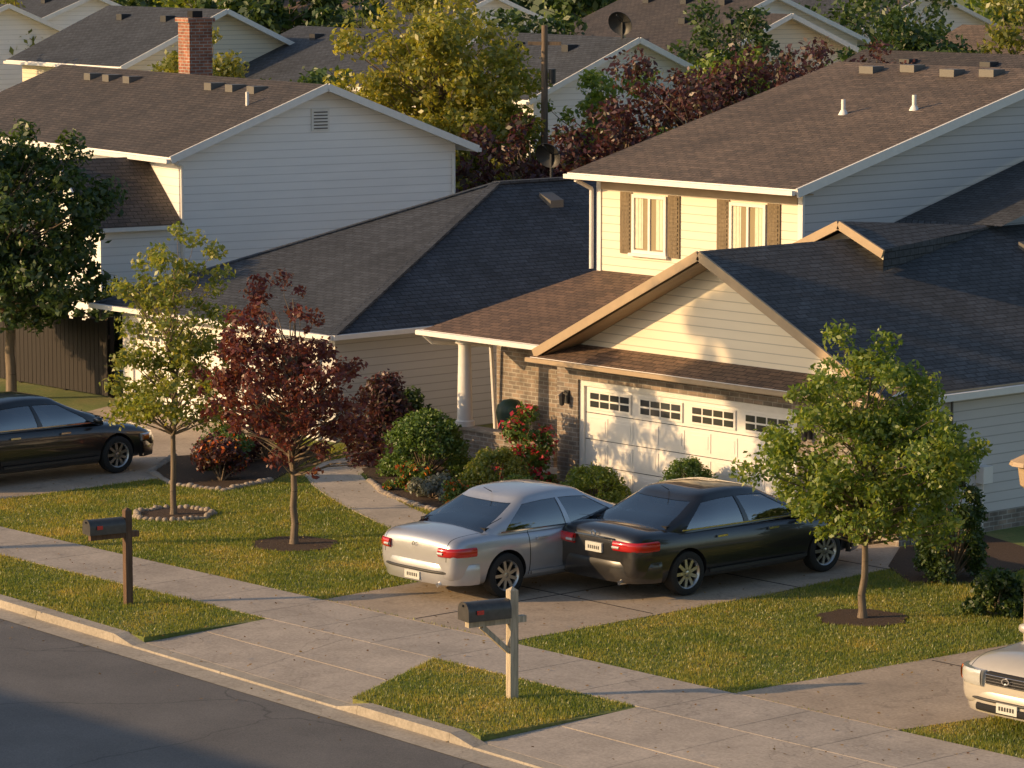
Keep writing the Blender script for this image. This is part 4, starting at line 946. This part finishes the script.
        g=MB(); g.beam((-1.0,sy*.92,.33),(1.0,sy*.92,.33),.025,.045); part(g,'sill_trim',T,M_plastic if pm is not M_silverpaint else pm)
    if not plate_low: g=MB(); g.box(-2.43,-2.40,-.4,.4,.89,.91); part(g,'trunk_trim',T,M_chrome)
    zp=.30 if plate_low else .67
    g=MB(); xx=-2.47 if plate_low else -2.44; g.box(xx,xx+.04,-.17,.17,zp,zp+.12 if plate_low else zp+.14); 
    for k in range(6): g.box(xx-.003,xx+.001,-.12+k*.042,-.098+k*.042,zp+.04,zp+.09,1)
    part(g,'number_plate',T,[M_plate,M_plastic])
    er=.045 if not plate_low else .03
    g=MB(); g.lathe([(0,er),(.012,er),(.012,er*.72),(0,er*.72)],20,0,'y'); me=g.mesh('emblem',[M_chrome],smooth=40); o=obj('emblem',me,T,(-2.43,0,.95) if not plate_low else (-2.43,0,.82)); o.rotation_euler=(0,0,math.radians(90))
    o=obj('emblem',me,T,(2.48,0,.70) if boxy else (2.43,0,.61)); o.rotation_euler=(0,0,math.radians(-90)); o.scale=(1.35,1,.9)
    g=MB(); g.tube((-2.44,-.55,.27),(-2.25,-.55,.27),.035,.035,10); part(g,'exhaust_pipe',T,M_chrome,smooth=40)
    zg0,zg1=(.54,.68) if not boxy else (.62,.77)
    gw=.4 if not boxy else .34
    G_=wrap(arc(2.39 if not boxy else 2.44,1,-gw,gw,8,k=.3),zg0,zg1,.0,M_dark,'grille')
    for k in range(4): wrap(arc(2.412 if not boxy else 2.462,1,-gw+.01,gw-.01,8,k=.3),zg0+.015+k*.035,zg0+.025+k*.035,.0,M_chrome,'grille_bar',G_,inn=.01)
    g=MB(); g.box(2.44,2.46,-.16,.16,.3,.42); 
    for k in range(6): g.box(2.46,2.464,-.12+k*.042,-.095+k*.042,.335,.385,1)
    part(g,'number_plate',T,[M_plate,M_plastic])
    for sy in (-1,1):
        g=MB(); g.beam((1.38,sy*.2,1.0),(1.1,sy*-.35+.1,1.1),.015,.015); part(g,'wiper',T,M_plastic)
    g=MB(); g.tube((-.95,0,1.43),(-1.1,0,1.51),.008,.004,6); part(g,'aerial',T,M_plastic)
    return T
car('parked_car','silver four-door sedan parked on the driveway, rear to the street',(-6.5,6.36,.012),90,M_silverpaint,(1.11,1.07,1.08),bump_strip=True,plate_low=True)
car('parked_car','glossy black sedan parked on the driveway beside the silver one',(-4.74,8.65,.012),90,M_blackpaint,(1.12,1.1,1.08),tail=1)
car('parked_car','black sedan parked on the neighbouring drive behind a young tree',(-21.3,6.1,.012),90,M_blackpaint,1.1)
car('parked_car','older beige sedan parked nose out on the next drive',(6.22,5.85,.012),-90,M_whitepaint,1.1,boxy=1)

# ------------------------------------------------------------ light, camera
el=math.radians(17); S=Vector((-.52*math.cos(el),-.854*math.cos(el),math.sin(el))).normalized()
sun=bpy.data.lights.new('sun','SUN'); sun.energy=5; sun.angle=math.radians(.5); sun.color=(1,.65,.31)
so=bpy.data.objects.new('sun',sun); COL.objects.link(so); so.rotation_mode='QUATERNION'; so.rotation_quaternion=S.to_track_quat('Z','Y'); so.location=(-30,-40,30)
w=bpy.data.worlds.new('World'); sc.world=w; w.use_nodes=True; nt=w.node_tree; bg=nt.nodes['Background']
sky=nt.nodes.new('ShaderNodeTexSky'); sky.sky_type='NISHITA'; sky.sun_disc=False; sky.sun_elevation=el; sky.sun_rotation=math.atan2(S.x,S.y); sky.air_density=1; sky.dust_density=2.0; sky.ozone_density=1.2
L(nt,sky.outputs[0],bg.inputs[0]); bg.inputs[1].default_value=.15
cam=bpy.data.cameras.new('camera'); cam.lens=36*3500/1024; cam.sensor_width=36; cam.clip_end=2500; cam.clip_start=1
co=bpy.data.objects.new('camera',cam); COL.objects.link(co); co.location=(35.6,-31.5,10.5); co.rotation_euler=(math.radians(82.67),0,math.radians(48.5)); sc.camera=co
sc.view_settings.view_transform='Standard'; sc.view_settings.look='None'; sc.view_settings.exposure=0
